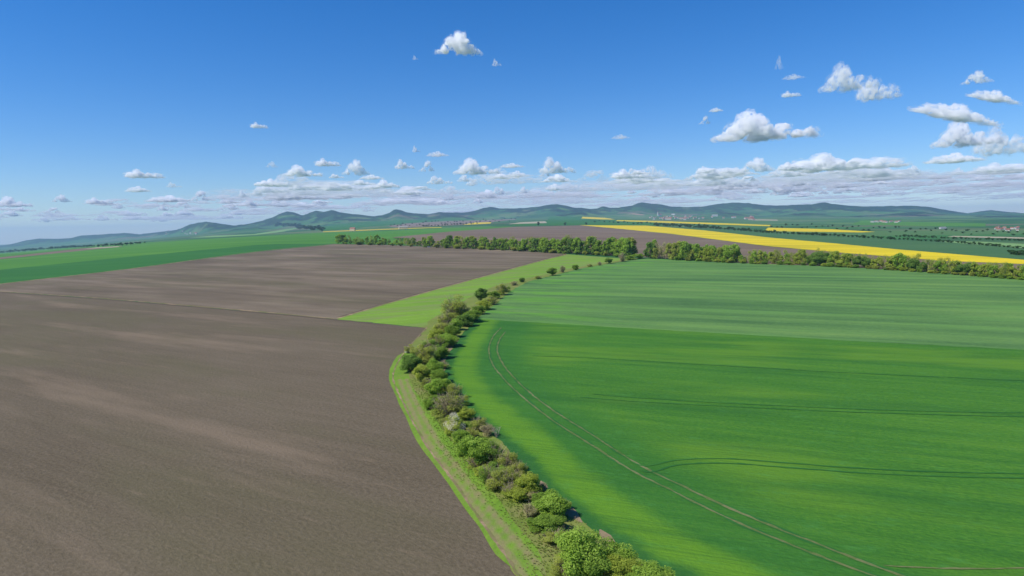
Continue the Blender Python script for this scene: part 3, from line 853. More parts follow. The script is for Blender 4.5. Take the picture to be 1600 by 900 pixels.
M_BARK = plain_mat('grey_brown_bark', (0.10, 0.075, 0.055), 0.9, 0.35, 6.0)
M_DEADWOOD = plain_mat('bleached_dead_wood', (0.34, 0.29, 0.22), 0.85, 0.2, 5.0)
M_TWIG = leaf_mat('grey_brown_twig', [(0.26, 0.21, 0.12), (0.40, 0.33, 0.20), (0.52, 0.44, 0.28)], 0.1)
LEAF = {
    'bright': leaf_mat('bright_spring_leaf', [(0.186, 0.308, 0.043), (0.323, 0.480, 0.068), (0.480, 0.645, 0.122)]),
    'yellow': leaf_mat('yellow_green_leaf', [(0.280, 0.350, 0.048), (0.420, 0.500, 0.075), (0.570, 0.630, 0.125)]),
    'green': leaf_mat('mid_green_leaf', [(0.146, 0.249, 0.037), (0.258, 0.394, 0.060), (0.404, 0.554, 0.103)]),
    'dark': leaf_mat('dark_green_leaf', [(0.090, 0.175, 0.034), (0.155, 0.265, 0.048), (0.250, 0.380, 0.080)], 0.25),
    'olive': leaf_mat('olive_leaf', [(0.254, 0.297, 0.056), (0.382, 0.429, 0.083), (0.519, 0.561, 0.135)]),
    'brown': leaf_mat('brownish_leaf', [(0.273, 0.241, 0.095), (0.367, 0.333, 0.140), (0.473, 0.460, 0.190)], 0.2),
    'white': leaf_mat('white_blossom', [(0.62, 0.58, 0.34), (0.84, 0.78, 0.54), (0.90, 0.86, 0.66)], 0.3),
    'far': leaf_mat('far_tree_leaf', [(0.034, 0.082, 0.022), (0.054, 0.120, 0.030), (0.084, 0.165, 0.042)], 0.25),
}
SPROTO = {}
def proto(key, foliage, stem):
    SPROTO[key] = (foliage, stem)
for i in range(5):
    rg = np.random.default_rng(100 + i)
    c, r = lumps(rg, 34 + 5 * i, 'bush')
    proto('dense%d' % i, crown(rg, c, r, 15000, 0.0175).mesh('foliage'), stems(rg, c, r, 12, 0.014).mesh('stem', M_BARK, True))
for i in range(3):
    rg = np.random.default_rng(200 + i)
    c, r = lumps(rg, 24, 'bush')
    proto('sparse%d' % i, crown(rg, c, r, 7500, 0.0155).mesh('foliage'), twigs(rg, 60, 0.008).mesh('stem', M_TWIG))
for i in range(2):
    rg = np.random.default_rng(300 + i)
    c, r = lumps(rg, 20, 'bush')
    proto('twiggy%d' % i, crown(rg, c, r, 3200, 0.017).mesh('foliage'), twigs(rg, 110, 0.0085, depth=3).mesh('stem', M_TWIG))
for i in range(2):
    rg = np.random.default_rng(350 + i)
    c, r = lumps(rg, 26, 'round')
    proto('round%d' % i, crown(rg, c, r, 13000, 0.0185).mesh('foliage'), stems(rg, c, r, 8, 0.018, 0.25).mesh('trunk', M_BARK, True))
for i in range(5):
    rg = np.random.default_rng(400 + i)
    c, r = lumps(rg, 34, 'tall')
    proto('tall%d' % i, crown(rg, c, r, 2400, 0.036).mesh('crown'), stems(rg, c, r, 12, 0.014, 0.30).mesh('trunk', M_BARK, True))
for i in range(2):
    rg = np.random.default_rng(500 + i)
    c, r = lumps(rg, 26, 'tall')
    proto('thin%d' % i, crown(rg, c, r, 1100, 0.026).mesh('crown'), stems(rg, c, r, 18, 0.012, 0.35).mesh('trunk', M_TWIG, True))
for i in range(3):
    rg = np.random.default_rng(600 + i)
    c, r = lumps(rg, 14, 'round')
    proto('far%d' % i, crown(rg, c, r, 260, 0.085).mesh('crown'), stems(rg, c, r, 3, 0.03, 0.25).mesh('trunk', M_BARK))
rg = np.random.default_rng(700)
dead = MB()
for k in range(7):
    g = rg.uniform(0, 6.28)
    e = np.array([math.cos(g) * 0.35, math.sin(g) * 0.35, rg.uniform(0.6, 1.0)])
    dead.tube([(0, 0, -0.05), e * 0.5 + rg.normal(size=3) * 0.05, e], [0.016, 0.011, 0.004], 5)
    for q in range(4):
        a = e * rg.uniform(0.4, 0.95)
        dead.tube([a, a + (sphere_dirs(rg, 1)[0] + np.array([0, 0, 0.5])) * 0.18], [0.008, 0.003], 4)
DEAD = dead.mesh('branch', M_DEADWOOD, True)
rg = np.random.default_rng(710)
cB, rB = lumps(rg, 26, 'bush')
BLOSSOM = crown(rg, cB, rB * 1.12, 9000, 0.013).mesh('blossom')

_seed = [0]
def plant(name, x, y, z, w, h, pkey, col, label, cat, group, rz=None, part='foliage', sink=0.0):
    _seed[0] += 1
    rz = (_seed[0] * 2.399963) % 6.283 if rz is None else rz
    fo, st = SPROTO[pkey]
    root = empty(name, (x, y, z - sink), rz, (w, w, h))
    tag(root, label, cat, group)
    a = link_mesh(part, fo, root)
    if not len(fo.materials): fo.materials.append(None)
    a.material_slots[0].link = 'OBJECT'
    a.material_slots[0].material = LEAF[col]
    link_mesh(st.name.split('.')[0], st, root)
    return root

# the hedgerow: column, foot row, width px, height px, shape, colour, words (or None)
HEDGE = [
    (1062, 966, 66, 52, 'dense1', 'bright', 'leafy green'), (1016, 928, 72, 52, 'dense0', 'bright', 'wide bright green'), (972, 914, 62, 52, 'dense2', 'yellow', 'yellow green leafy'), (958, 893, 62, 52, 'dense3', 'bright', 'bright green bushy'),
    (908, 900, 84, 82, 'dense4', 'bright', 'tall billowing bright green'), (925, 912, 62, 55, 'round1', 'green', 'dense mid green'), (880, 905, 44, 36, 'sparse0', 'olive', 'low olive'),
    (862, 830, 50, 28, 'dense2', 'green', 'low dark green'), (862, 806, 56, 40, 'dense1', 'bright', 'broad green'), (880, 796, 26, 18, 'sparse2', 'olive', 'small olive'), (828, 810, 24, 26, 'twiggy0', 'brown', 'dry brown twiggy'),
    (832, 781, 26, 16, 'sparse1', 'brown', 'orange brown withered'), (848, 768, 16, 16, 'twiggy1', 'brown', 'small grey twiggy'), (827, 772, 40, 38, 'dense3', 'yellow', 'yellow green rounded'), (797, 778, 26, 26, 'twiggy1', 'olive', 'half-bare olive'),
    (790, 766, 48, 42, 'sparse1', 'olive', 'tall mottled olive'), (766, 756, 40, 34, 'sparse0', 'green', 'thin-leaved green'), (812, 746, 30, 28, 'sparse2', 'olive', 'thin olive'), (793, 736, 38, 34, 'sparse2', 'olive', 'olive brown'),
    (770, 726, 42, 38, 'sparse0', 'green', 'airy green'), (746, 724, 58, 50, 'dense0', 'bright', 'big bright green'), (728, 712, 30, 24, 'dense4', 'bright', 'small bright green'), (718, 692, 28, 24, 'dense2', 'bright', 'low bright green'),
    (762, 681, 24, 20, 'twiggy0', 'brown', 'grey leafless'), (748, 673, 28, 24, 'sparse1', 'olive', 'pale olive'), (728, 656, 26, 22, 'dense3', 'yellow', 'yellowish green'),
    (702, 650, 54, 38, 'twiggy0', 'olive', 'wide greyish half-bare'), (684, 646, 22, 18, 'sparse2', 'green', 'scrubby green'), (671, 639, 20, 18, 'dense1', 'bright', 'little bright green'), (710, 622, 28, 24, 'sparse0', 'olive', 'olive green feathery'), (722, 634, 24, 20, 'sparse1', 'yellow', 'yellow tinged'),
    (687, 619, 38, 34, 'dense0', 'bright', 'rounded bright green'), (686, 598, 30, 24, 'dense2', 'green', 'mid green mounded'), (659, 596, 30, 28, 'round0', 'yellow', 'round yellow green'), (679, 587, 28, 28, 'dense4', 'bright', 'fresh bright green'), (642, 581, 32, 30, 'dense1', 'dark', 'dark green rounded'),
    (664, 568, 42, 34, 'sparse1', 'olive', 'wide greyish olive'), (640, 552, 18, 14, 'sparse0', 'olive', 'small greyish olive'), (688, 560, 28, 24, 'dense3', 'green', 'green with dark base'), (672, 549, 30, 22, 'sparse2', 'green', 'thin green'), (684, 545, 24, 22, 'sparse0', 'olive', 'greyish green'),
    (700, 542, 32, 24, 'dense0', 'bright', 'spreading bright green'), (680, 534, 28, 22, 'dense2', 'yellow', 'pale yellow green'), (706, 527, 26, 20, 'dense4', 'green', 'compact green'), (694, 522, 28, 22, 'sparse1', 'olive', 'olive tangled'), (712, 516, 22, 20, 'dense1', 'bright', 'vivid green'),
    (728, 510, 26, 22, 'dense3', 'dark', 'dark shaded green'), (698, 512, 28, 26, 'sparse2', 'olive', 'olive brown thicket-like'), (738, 503, 26, 22, 'dense0', 'green', 'leafy mid green'), (710, 499, 44, 38, 'sparse0', 'olive', 'large domed olive'), (724, 497, 24, 20, 'sparse1', 'olive', 'low olive green'),
    (748, 491, 22, 16, 'dense2', 'green', 'low green'), (757, 484, 24, 16, 'dense4', 'yellow', 'low yellow green'), (768, 476, 22, 14, 'sparse0', 'olive', 'pale scrubby'), (752, 471, 22, 23, 'round1', 'dark', 'round dark green tree-like'), (772, 467, 20, 14, 'dense3', 'green', 'squat green'), (783, 461, 22, 20, 'sparse2', 'olive', 'olive brown rounded'), (791, 457, 14, 12, 'sparse1', 'green', 'thin greenish'),
    (816, 441, 9, 8, 'dense1', 'dark', 'tiny dark'), (803, 446, 12, 7, 'sparse0', 'brown', 'low brownish'), (841, 436, 12, 6, 'sparse1', 'olive', 'low straw coloured'), (863, 431, 18, 14, 'round0', 'green', 'lone round dark green'), (879, 426, 9, 12, 'twiggy0', 'brown', 'thin reddish brown'), (899, 422, 11, 10, 'dense2', 'green', 'small green'),
    (921, 417, 10, 5, 'sparse2', 'olive', 'low olive tuft-like'), (937, 415, 7, 7, 'twiggy1', 'brown', 'tiny brown'), (951, 412, 13, 10, 'round1', 'green', 'neat dark green'), (972, 409, 12, 15, 'twiggy1', 'brown', 'brown sapling-like'), (984, 406, 16, 8, 'dense3', 'bright', 'flat bright green'), (997, 404, 18, 9, 'dense0', 'bright', 'bright green low')]
_hr = random.Random(5)
for (u, v, w) in [(1030, 922, 40), (992, 900, 40), (940, 905, 60), (893, 880, 40), (872, 845, 40), (843, 822, 34), (846, 790, 36), (812, 778, 40), (776, 762, 36), (806, 758, 34), (758, 742, 36), (784, 742, 34), (740, 728, 30), (732, 700, 30), (762, 704, 34),
                  (736, 682, 28), (726, 670, 26), (695, 662, 24), (716, 642, 24), (696, 634, 22), (676, 624, 22), (702, 608, 22), (668, 604, 22), (690, 608, 22), (668, 586, 20), (652, 572, 20), (690, 574, 20), (676, 562, 22), (654, 560, 20), (694, 552, 18), (664, 546, 20),
                  (690, 532, 20), (704, 518, 18), (720, 506, 18), (686, 514, 18), (706, 508, 18), (730, 494, 16), (742, 484, 16), (738, 498, 16)]:
    q = _hr.random()
    pk, col, words = (('sparse%d' % _hr.randrange(3), 'olive', 'low straggling olive') if q < 0.4 else ('dense%d' % _hr.randrange(5), 'yellow', 'low yellowish') if q < 0.6 else
                      ('dense%d' % _hr.randrange(5), 'green', 'low leafy green') if q < 0.85 else ('twiggy%d' % _hr.randrange(2), 'olive', 'low twiggy'))
    HEDGE.append((u + _hr.uniform(-3, 3), v + 2, w * _hr.uniform(0.8, 1.2), w * _hr.uniform(0.45, 0.75), pk, col, words))
GH = 'shrubs of the hedgerow between ploughed field and barley'
hp = unproject([(h[0], h[1]) for h in HEDGE])
order = sorted(range(len(HEDGE)), key=lambda i: math.hypot(*hp[i]))
for n, i in enumerate(order):
    u, v, w, h, pk, col, words = HEDGE[i]
    x, y = hp[i]
    d = math.hypot(x, y) * math.cos(math.atan2(x, y))
    sc_ = d / F
    plant('hedgerow_shrub', x, y, ground_z(x, y), w * sc_ * 1.32, h * sc_ * 1.14, pk, col, '%s shrub, %s along the hedgerow counting up from the bottom' % (words, ordinal(n + 1)), 'shrub', GH)
x, y, z = place(710, 679)
s_ = y / F
bl = plant('blossoming_shrub', x, y, z, 40 * s_, 38 * s_, 'dense3', 'yellow', 'white blossoming hawthorn, the only flowering shrub in the hedgerow', 'shrub', GH)
ob = link_mesh('blossom', BLOSSOM, bl)
if not len(BLOSSOM.materials): BLOSSOM.materials.append(LEAF['white'])
x, y, z = place(776, 684)
dd = empty('dead_shrub', (x, y, z), 0.4, (3.0, 3.0, 2.6))
tag(dd, 'bleached dead branches sticking out at the barley edge', 'shrub', GH)
link_mesh('branch', DEAD, dd)
x, y, z = place(635, 551)
bm = bmesh.new(); bmesh.ops.create_icosphere(bm, subdivisions=2, radius=0.45)
for q in bm.verts: q.co *= 1 + 0.25 * math.sin(q.co.x * 9 + q.co.y * 7) ; q.co.z *= 0.65
me = bpy.data.meshes.new('boulder'); bm.to_mesh(me); bm.free(); me.materials.append(plain_mat('pale_stone', (0.55, 0.52, 0.47), 0.85))
o = link_mesh('boulder', me); o.location = (x, y, z + 0.15); tag(o, 'small pale boulder at the bend of the field edge', 'boulder')

# windbreaks
rnd = random.Random(11)
def prof(u, pts): return float(np.interp(u, [p[0] for p in pts], [p[1] for p in pts]))
def windbreak(u0, u1, base, height, kinds, where, group, step):
    spots = []
    for row, back in ((0, 0.0), (1, 1.5)):
        u = u0 + row * step * 0.5
        while u < u1:
            hgt = prof(u, height) * rnd.choice((0.66, 0.80, 0.90, 0.96, 1.05)) * rnd.uniform(0.92, 1.06)
            if hgt > 3: spots.append((u + rnd.uniform(-1.5, 1.5), prof(u, base) - back - rnd.uniform(0, 0.8), hgt, row))
            u += step * rnd.uniform(0.75, 1.3) * (1.0 if row == 0 else 1.25)
    spots.sort()
    P = unproject([(s[0], s[1]) for s in spots])
    for n, (s, (x, y)) in enumerate(zip(spots, P)):
        k = y / F
        pk, col, words = kinds(s[0], s[3])
        wide = s[2] * (rnd.uniform(0.72, 1.02) if pk.startswith('t') else rnd.uniform(0.95, 1.25))
        plant('windbreak_tree', x, y, ground_z(x, y), wide * k, s[2] * k, pk, col, '%s tree, %s from the left in the %s windbreak' % (words, ordinal(n + 1), where), 'tree', group, part='crown', sink=0.2)
def kinds_left(u, row):
    q = rnd.random()
    if row: return rnd.choice([('tall1', 'olive', 'tall pale olive'), ('tall3', 'green', 'tall green'), ('thin0', 'olive', 'thin-crowned olive')])
    if q < 0.16: return ('tall%d' % rnd.randrange(5), 'dark', 'dark green')
    if q < 0.42: return ('tall%d' % rnd.randrange(5), 'green', 'mid green')
    if q < 0.90: return ('tall%d' % rnd.randrange(5), 'bright', 'bright green')
    return ('thin%d' % rnd.randrange(2), 'olive', 'thin olive')
windbreak(528, 990, [(525, 381.5), (600, 382.8), (650, 384.5), (700, 387.5), (760, 390), (800, 391.5), (880, 396), (930, 399), (992, 402)],
          [(525, 15), (545, 15), (552, 9), (560, 15), (566, 9), (575, 13), (605, 13), (612, 4), (618, 9), (634, 13), (640, 9), (650, 12), (660, 9), (668, 18), (674, 18), (680, 8), (688, 12), (696, 19), (760, 20), (765, 12), (775, 19), (800, 20), (850, 23),
           (880, 28), (905, 27), (910, 23), (920, 27), (985, 30), (992, 28)], kinds_left, 'left-hand', 'trees of the windbreak behind the upper ploughed field', 6.2)
def kinds_right(u, row):
    for c in (1276, 1352, 1437, 1508):
        if abs(u - c) < 13 and not row: return ('round%d' % rnd.randrange(2), 'dark', 'broad dark green')
    q = rnd.random()
    if u < 1165:
        if 1024 < u < 1062 and q < 0.6: return ('thin%d' % rnd.randrange(2), 'brown', 'reddish brown budding')
        if q < 0.45: return ('tall%d' % rnd.randrange(5), 'bright', 'bright green')
        if q < 0.55: return ('tall%d' % rnd.randrange(5), 'dark', 'dark green')
        if q < 0.80: return ('tall%d' % rnd.randrange(5), 'yellow', 'yellow green')
        return ('tall%d' % rnd.randrange(5), 'olive', 'olive green')
    if row: return ('thin%d' % rnd.randrange(2), rnd.choice(['olive', 'yellow']), 'tall bare-topped')
    if q < 0.30: return ('tall%d' % rnd.randrange(5), 'bright', 'bright green')
    if q < 0.60: return ('tall%d' % rnd.randrange(5), 'yellow', 'pale yellow green')
    if q < 0.80: return ('tall%d' % rnd.randrange(5), 'yellow', 'yellow green')
    return ('thin%d' % rnd.randrange(2), 'olive', 'thin olive')
windbreak(1015, 1700, [(1012, 404), (1060, 406.5), (1160, 411.2), (1200, 412), (1260, 414.2), (1300, 416.5), (1370, 420), (1440, 424.8), (1500, 429.5), (1600, 437.5), (1700, 445)],
          [(1012, 27), (1022, 30), (1030, 26), (1060, 29), (1100, 27), (1150, 27), (1158, 20), (1163, 5), (1168, 20), (1200, 21), (1230, 23), (1270, 25), (1330, 22), (1352, 24), (1400, 25), (1440, 25), (1470, 23), (1510, 25), (1560, 25), (1700, 27)],
          kinds_right, 'right-hand', 'trees of the windbreak behind the wheat field', 7.2)
# undergrowth shrubs at the foot of the windbreaks
ux = list(np.arange(560, 985, 17)) + list(np.arange(1060, 1640, 14))
for n, u in enumerate(ux):
    u += rnd.uniform(-5, 5)
    v = prof(u, [(525, 382), (600, 383.4), (700, 388), (800, 392), (880, 396.5), (992, 402.6), (1012, 404.5), (1160, 411.8), (1260, 414.8), (1370, 420.6), (1500, 430), (1600, 438), (1700, 446)])
    x, y, z = place(u, v)
    k = y / F
    col = rnd.choice(['bright', 'bright', 'yellow', 'green', 'olive'])
    plant('undergrowth_shrub', x, y, z, rnd.uniform(10, 17) * k, rnd.uniform(5, 9) * k, 'dense%d' % rnd.randrange(5), col,
          'low %s shrub, %s from the left along the foot of the windbreaks' % ({'bright': 'bright green', 'yellow': 'yellow green', 'green': 'mid green', 'olive': 'olive'}[col], ordinal(n + 1)), 'shrub', 'undergrowth at the foot of the windbreaks', sink=0.1)

# tree rows and copses far off (a few pixels each)
def from_left(us, label):
    out, n = [], 0
    for u in us:
        if 0 <= u <= 1600:
            n += 1
            out.append('%s, %s from the left' % (label, ordinal(n)))
        else: out.append(label)
    return out
def far_row(pts, n, hpx, label, group, jit=1.0, col='far'):
    line = densify(pts, 1.0, closed=False)
    idx = np.linspace(0, len(line) - 1, n)
    q = [(line[int(i)][0] + rnd.uniform(-1.5, 1.5), line[int(i)][1] + rnd.uniform(-jit, jit) * 0.5) for i in idx]
    q.sort()
    labs = from_left([p[0] for p in q], label)
    for (x, y), lab in zip(unproject(q), labs):
        k = y / F
        h = hpx * k * rnd.uniform(0.65, 1.2)
        plant('distant_tree', x, y, ground_z(x, y), h * rnd.uniform(1.3, 2.2), h, 'far%d' % rnd.randrange(3), col, lab, 'tree', group, part='crown', sink=0.3)
far_row([(1022, 352.3), (1110, 357.5), (1200, 364), (1290, 368)], 62, 5.6, 'small dark tree in the row behind the long yellow field', 'tree row behind the long yellow field')
far_row([(1290, 368), (1400, 374.5), (1480, 378.5), (1545, 384), (1598, 388.8)], 46, 5.2, 'small dark tree in the row edging the dull green field', 'tree row edging the dull green field')
far_row([(1400, 369.5), (1500, 373.5), (1610, 377)], 34, 4.2, 'tiny dark tree in the second row on the right plain', 'second tree row on the right plain')
far_row([(1578, 397), (1584, 397.6), (1590, 398.2), (1597, 398.8)], 6, 9.5, 'dark tree of the clump at the right picture edge', 'tree clump at the right edge')
far_row([(2, 395.2), (60, 390.8), (120, 386.8), (190, 383.6), (225, 380)], 56, 4.2, 'tiny dark tree in the row at far left', 'tree row at far left')
far_row([(432, 353.8), (455, 352.5), (470, 355), (500, 358.8)], 26, 5.2, 'dark tree of the copse below the left hills', 'copse below the left hills', 4.0)
far_row([(468, 357), (485, 359), (505, 360)], 14, 6.0, 'dark tree at the foot of the copse below the left hills', 'foot of the copse below the left hills', 3.0)
far_row([(610, 352), (680, 348.5), (760, 345.5), (805, 344)], 40, 2.4, 'tiny tree on the pinkish orchard slope', 'orchard trees', 5.0)
far_row([(660, 354), (720, 351), (745, 349.5)], 18, 3.0, 'tiny dark tree along the lower orchard edge', 'lower orchard edge trees', 1.0)
far_row([(1205, 352), (1330, 357), (1470, 362), (1600, 365)], 50, 3.6, 'tiny tree scattered over the right plain', 'scattered trees of the right plain', 8.0)
far_row([(930, 347), (1000, 349.5), (1100, 353.5)], 24, 3.0, 'tiny tree below the distant village fields', 'trees below the village fields', 3.0)
for (u, v, h, lab) in ((841, 352.6, 7, 'small lone dark tree beside the pale stubble strip'), (883, 352.2, 6, 'small lone tree in the emerald field'), (916, 351.4, 5, 'small tree at the tip of the long yellow field')):
    x, y, z = place(u, v)
    plant('distant_tree', x, y, z, h * y / F, h * y / F, 'far1', 'far', lab, 'tree', None, part='crown', sink=0.3)

# rough grass tufts on the verge
rg = np.random.default_rng(77)
poly_v = np.array([tuple(p) for p in crop_px if p[1] > 500] + [tuple(p) for p in soil_px[::-1] if p[1] > 513])
def inside(px, py, poly):
    r = np.zeros(len(px), bool)
    x0, y0 = poly[-1]
    for x1, y1 in poly:
        c = ((y1 > py) != (y0 > py)) & (px < (x0 - x1) * (py - y1) / (y0 - y1 + 1e-12) + x1)
        r ^= c
        x0, y0 = x1, y1
    return r
wv = unproject(poly_v)
lo, hi = wv.min(0), wv.max(0)
c = rg.uniform(lo, hi, size=(160000, 2))
c = c[inside(c[:, 0], c[:, 1], wv)]
hedge_line = unproject(smooth([(885, 905), (862, 830), (800, 775), (740, 718), (705, 660), (680, 620), (665, 590), (670, 555), (700, 520)], 6))
dh = poly_dist(c, hedge_line)
keep = rg.uniform(size=len(c)) < np.clip(1.3 - dh / 4.2, 0.0, 1)
c = c[keep][:17000]
z = np.array([ground_z(x, y) for x, y in c]) + 0.05
n = len(c)
hgt = rg.uniform(0.10, 0.24, n) * np.clip(1.3 - poly_dist(c, hedge_line) / 9, 0.35, 1.2)
g = rg.uniform(0, 6.283, n)
vs, fs, ts = [], [], []
for b in range(3):
    gg = g + b * 2.1
    base = np.stack([c[:, 0], c[:, 1], z], 1)
    side = np.stack([np.cos(gg), np.sin(gg), gg * 0], 1) * 0.09
    tip = base + np.stack([-np.sin(gg) * 0.14, np.cos(gg) * 0.14, hgt], 1)
    vs.append(np.stack([base - side, base + side, tip], 1).reshape(-1, 3))
    ts.append(np.repeat(np.clip(rg.uniform(size=n) * 0.6 + fbm(c[:, 0] / 5, c[:, 1] / 5, 3, 3) * 0.5 + 0.2, 0, 1), 3))
vs = np.concatenate(vs)
me = bpy.data.meshes.new('verge_grass')
me.from_pydata(vs.tolist(), [], np.arange(len(vs)).reshape(-1, 3).tolist())
at = me.attributes.new('tint', 'FLOAT', 'POINT'); at.data.foreach_set('value', np.concatenate(ts).astype(np.float32))
me.materials.append(leaf_mat('rough_grass_blade', [(0.110, 0.200, 0.026), (0.180, 0.270, 0.040), (0.250, 0.290, 0.075), (0.340, 0.270, 0.140)], 0.4))
tag(link_mesh('verge_grass', me), 'rough grass tufts along the hedgerow and track', 'grass', None, 'stuff')

# ------------------------------------------------------------------ villages
M_WHITE = plain_mat('white_render', (0.56, 0.54, 0.50), 0.8, 0.08, 0.2)
M_CREAM = plain_mat('cream_render', (0.46, 0.41, 0.33), 0.8, 0.08, 0.2)
M_REDROOF = plain_mat('red_tile_roof', (0.28, 0.125, 0.085), 0.85, 0.15, 0.3)
M_GREYROOF = plain_mat('grey_sheet_roof', (0.30, 0.29, 0.28), 0.7, 0.1, 0.3)
M_PANE = plain_mat('dark_pane', (0.03, 0.035, 0.04), 0.3, 0.1, 1.0)
def house_meshes(l, w, h, rh, wall, roof):
    a = MB(); a.box((-l / 2, -w / 2, -2), (l / 2, w / 2, h))
    b = MB(); e = 0.5
    b.v = [(-l / 2 - e, -w / 2 - e, h), (l / 2 + e, -w / 2 - e, h), (l / 2 + e, w / 2 + e, h), (-l / 2 - e, w / 2 + e, h), (-l / 2 - e, 0, h + rh), (l / 2 + e, 0, h + rh)]
    b.t = [0.5] * 6
    b.f = [(0, 1, 5, 4), (2, 3, 4, 5), (0, 4, 3), (1, 2, 5), (3, 2, 1, 0)]
    win = MB()
    for k in range(3):
        x = (k - 1) * l * 0.3
        win.box((x - 0.6, -w / 2 - 0.06, h * 0.4), (x + 0.6, -w / 2 - 0.01, h * 0.4 + 1.5))
    return a.mesh('wall', wall), b.mesh('roof', roof), win.mesh('window_row', M_PANE)
HOUSES = [house_meshes(14, 9, 6, 5, M_WHITE, M_REDROOF), house_meshes(18, 10, 7, 5, M_CREAM, M_REDROOF), house_meshes(40, 16, 9, 4, M_WHITE, M_GREYROOF), house_meshes(12, 9, 5, 5, M_WHITE, M_GREYROOF)]
def house(u, v, kind, label, group, sc_=1.0):
    x, y, z = place(u, v)
    r = empty('house', (x, y, z), rnd.uniform(-0.7, 0.7), (sc_, sc_, sc_))
    tag(r, label, 'house', group)
    for m in HOUSES[kind][:2]: link_mesh(m.name.split('.')[0], m, r)
    return r
def village(u0, u1, v0, v1, n, label, group, s=1.0):
    us = sorted(rnd.uniform(u0, u1) for k in range(n))
    for u, lab in zip(us, from_left(us, label)):
        house(u, rnd.uniform(v0, v1), rnd.choice([0, 0, 1, 1, 3]), lab, group, s * rnd.uniform(0.8, 1.3))
village(1015, 1085, 338, 343.5, 34, 'small house in the village below the central hills', 'village below the central hills', 1.3)
village(1085, 1180, 338.5, 344.5, 16, 'small house in the loose village right of the church', 'loose village right of the church', 1.4)
village(1362, 1412, 346.6, 349, 16, 'small white house in the row under the right hills', 'row under the right hills', 0.8)
village(1556, 1612, 355.5, 361, 26, 'small red roofed house in the village at the right edge', 'village at the right edge', 0.42)
village(255, 312, 361, 367, 9, 'small house at the foot of the far left hill', 'village at the foot of the far left hill', 1.4)
house(1117, 338, 2, 'large white hall in the distant village', None, 1.6)
house(1052, 335.8, 2, 'long pale building above the distant village', None, 1.3)
house(1473, 357.5, 2, 'white barn alone on the right plain', None, 0.45)
house(1364, 347.5, 2, 'large white house at the left end of the row under the right hills', None, 0.6)
house(630, 357.5, 2, 'long pale barn behind the bright green field', None, 1.0)
house(551, 360.6, 1, 'reddish farmhouse left of the pale barn', None, 1.3)
# church: tower, nave, spire
x, y, z = place(1028, 337.5)
ch = empty('church', (x, y, z), 0.3, (2.0, 2.0, 2.0)); tag(ch, 'white church with a slim tower in the distant village', 'church')
a = MB(); a.box((-3, -3, -2), (3, 3, 24)); link_mesh('tower', a.mesh('tower', M_WHITE), ch)
a = MB(); a.v = [(-3.3, -3.3, 24), (3.3, -3.3, 24), (3.3, 3.3, 24), (-3.3, 3.3, 24), (0, 0, 33)]; a.t = [0.5] * 5; a.f = [(0, 1, 4), (1, 2, 4), (2, 3, 4), (3, 0, 4), (3, 2, 1, 0)]
link_mesh('spire', a.mesh('spire', M_REDROOF), ch)
na = house_meshes(22, 10, 9, 6, M_WHITE, M_REDROOF)
for m, nm in zip(na[:2], ('nave', 'roof')):
    q = link_mesh(nm, m, ch); q.location = (13.9, 0, 0)

# car parked by the windbreak
x, y, z = place(670, 386.6)
car = empty('parked_car', (x, y, z), 0.25, (1.25, 1.25, 1.25))
tag(car, 'white car parked at the edge of the upper ploughed field', 'car')
M_CARW = plain_mat('white_car_paint', (0.80, 0.81, 0.80), 0.35, 0.03)
M_TYR = plain_mat('black_rubber', (0.03, 0.03, 0.03), 0.8)
a = MB()
side = [(-2.1, 0.35), (2.1, 0.35), (2.15, 0.75), (1.2, 0.95), (-2.05, 1.0)]
for s in (-0.85, 0.85):
    for (px, pz) in side: a.v.append((px, s, pz)); a.t.append(0.5)
a.f = [tuple(range(5)), tuple(range(9, 4, -1))] + [(k, k + 5, (k + 1) % 5 + 5, (k + 1) % 5) for k in range(5)]
link_mesh('body', a.mesh('body', M_CARW), car)
a = MB(); sd = [(-2.0, 1.0), (1.1, 0.96), (0.5, 1.45), (-1.7, 1.5)]
for s in (-0.74, 0.74):
    for (px, pz) in sd: a.v.append((px, s, pz)); a.t.append(0.5)
a.f = [tuple(range(4)), tuple(range(7, 3, -1))] + [(k, k + 4, (k + 1) % 4 + 4, (k + 1) % 4) for k in range(4)]
link_mesh('cabin', a.mesh('cabin', M_PANE), car)
a = MB(); a.box((-1.7, -0.73, 1.505), (0.48, 0.73, 1.55)); link_mesh('roof', a.mesh('roof', M_CARW), car)
wm = MB(); wm.tube([(0, -0.1, 0), (0, 0.1, 0)], [0.33, 0.33], 12); wm.f.append(tuple(range(11, -1, -1)))
wme = wm.mesh('wheel', M_TYR)
for px in (-1.3, 1.3):
    for s in (-0.80, 0.80):
        q = link_mesh('wheel', wme, car); q.location = (px, s, 0.33)

# ------------------------------------------------------------------ haze
def vol_mat(name, dens, col, ani):
    m = bpy.data.materials.new(name); m.use_nodes = True
    nt = m.node_tree; nt.nodes.clear()
    o = node(nt, 'OutputMaterial'); p = node(nt, 'VolumePrincipled')
    p.inputs['Density'].default_value, p.inputs['Anisotropy'].default_value = dens, ani
    p.inputs['Color'].default_value = (*col, 1)
    nt.links.new(p.outputs[0], o.inputs['Volume'])
    return m, nt, p
a = MB(); a.box((-25400, -25400, GROUND_MIN - 1.0), (25400, 25400, float(GZ.max()) + 12))
hz = link_mesh('haze', a.mesh('haze', vol_mat('haze_air', 4.2e-5, (0.46, 0.68, 1.0), 0.1)[0]))
tag(hz, 'thin blue haze over the distant land', None, None, 'stuff')

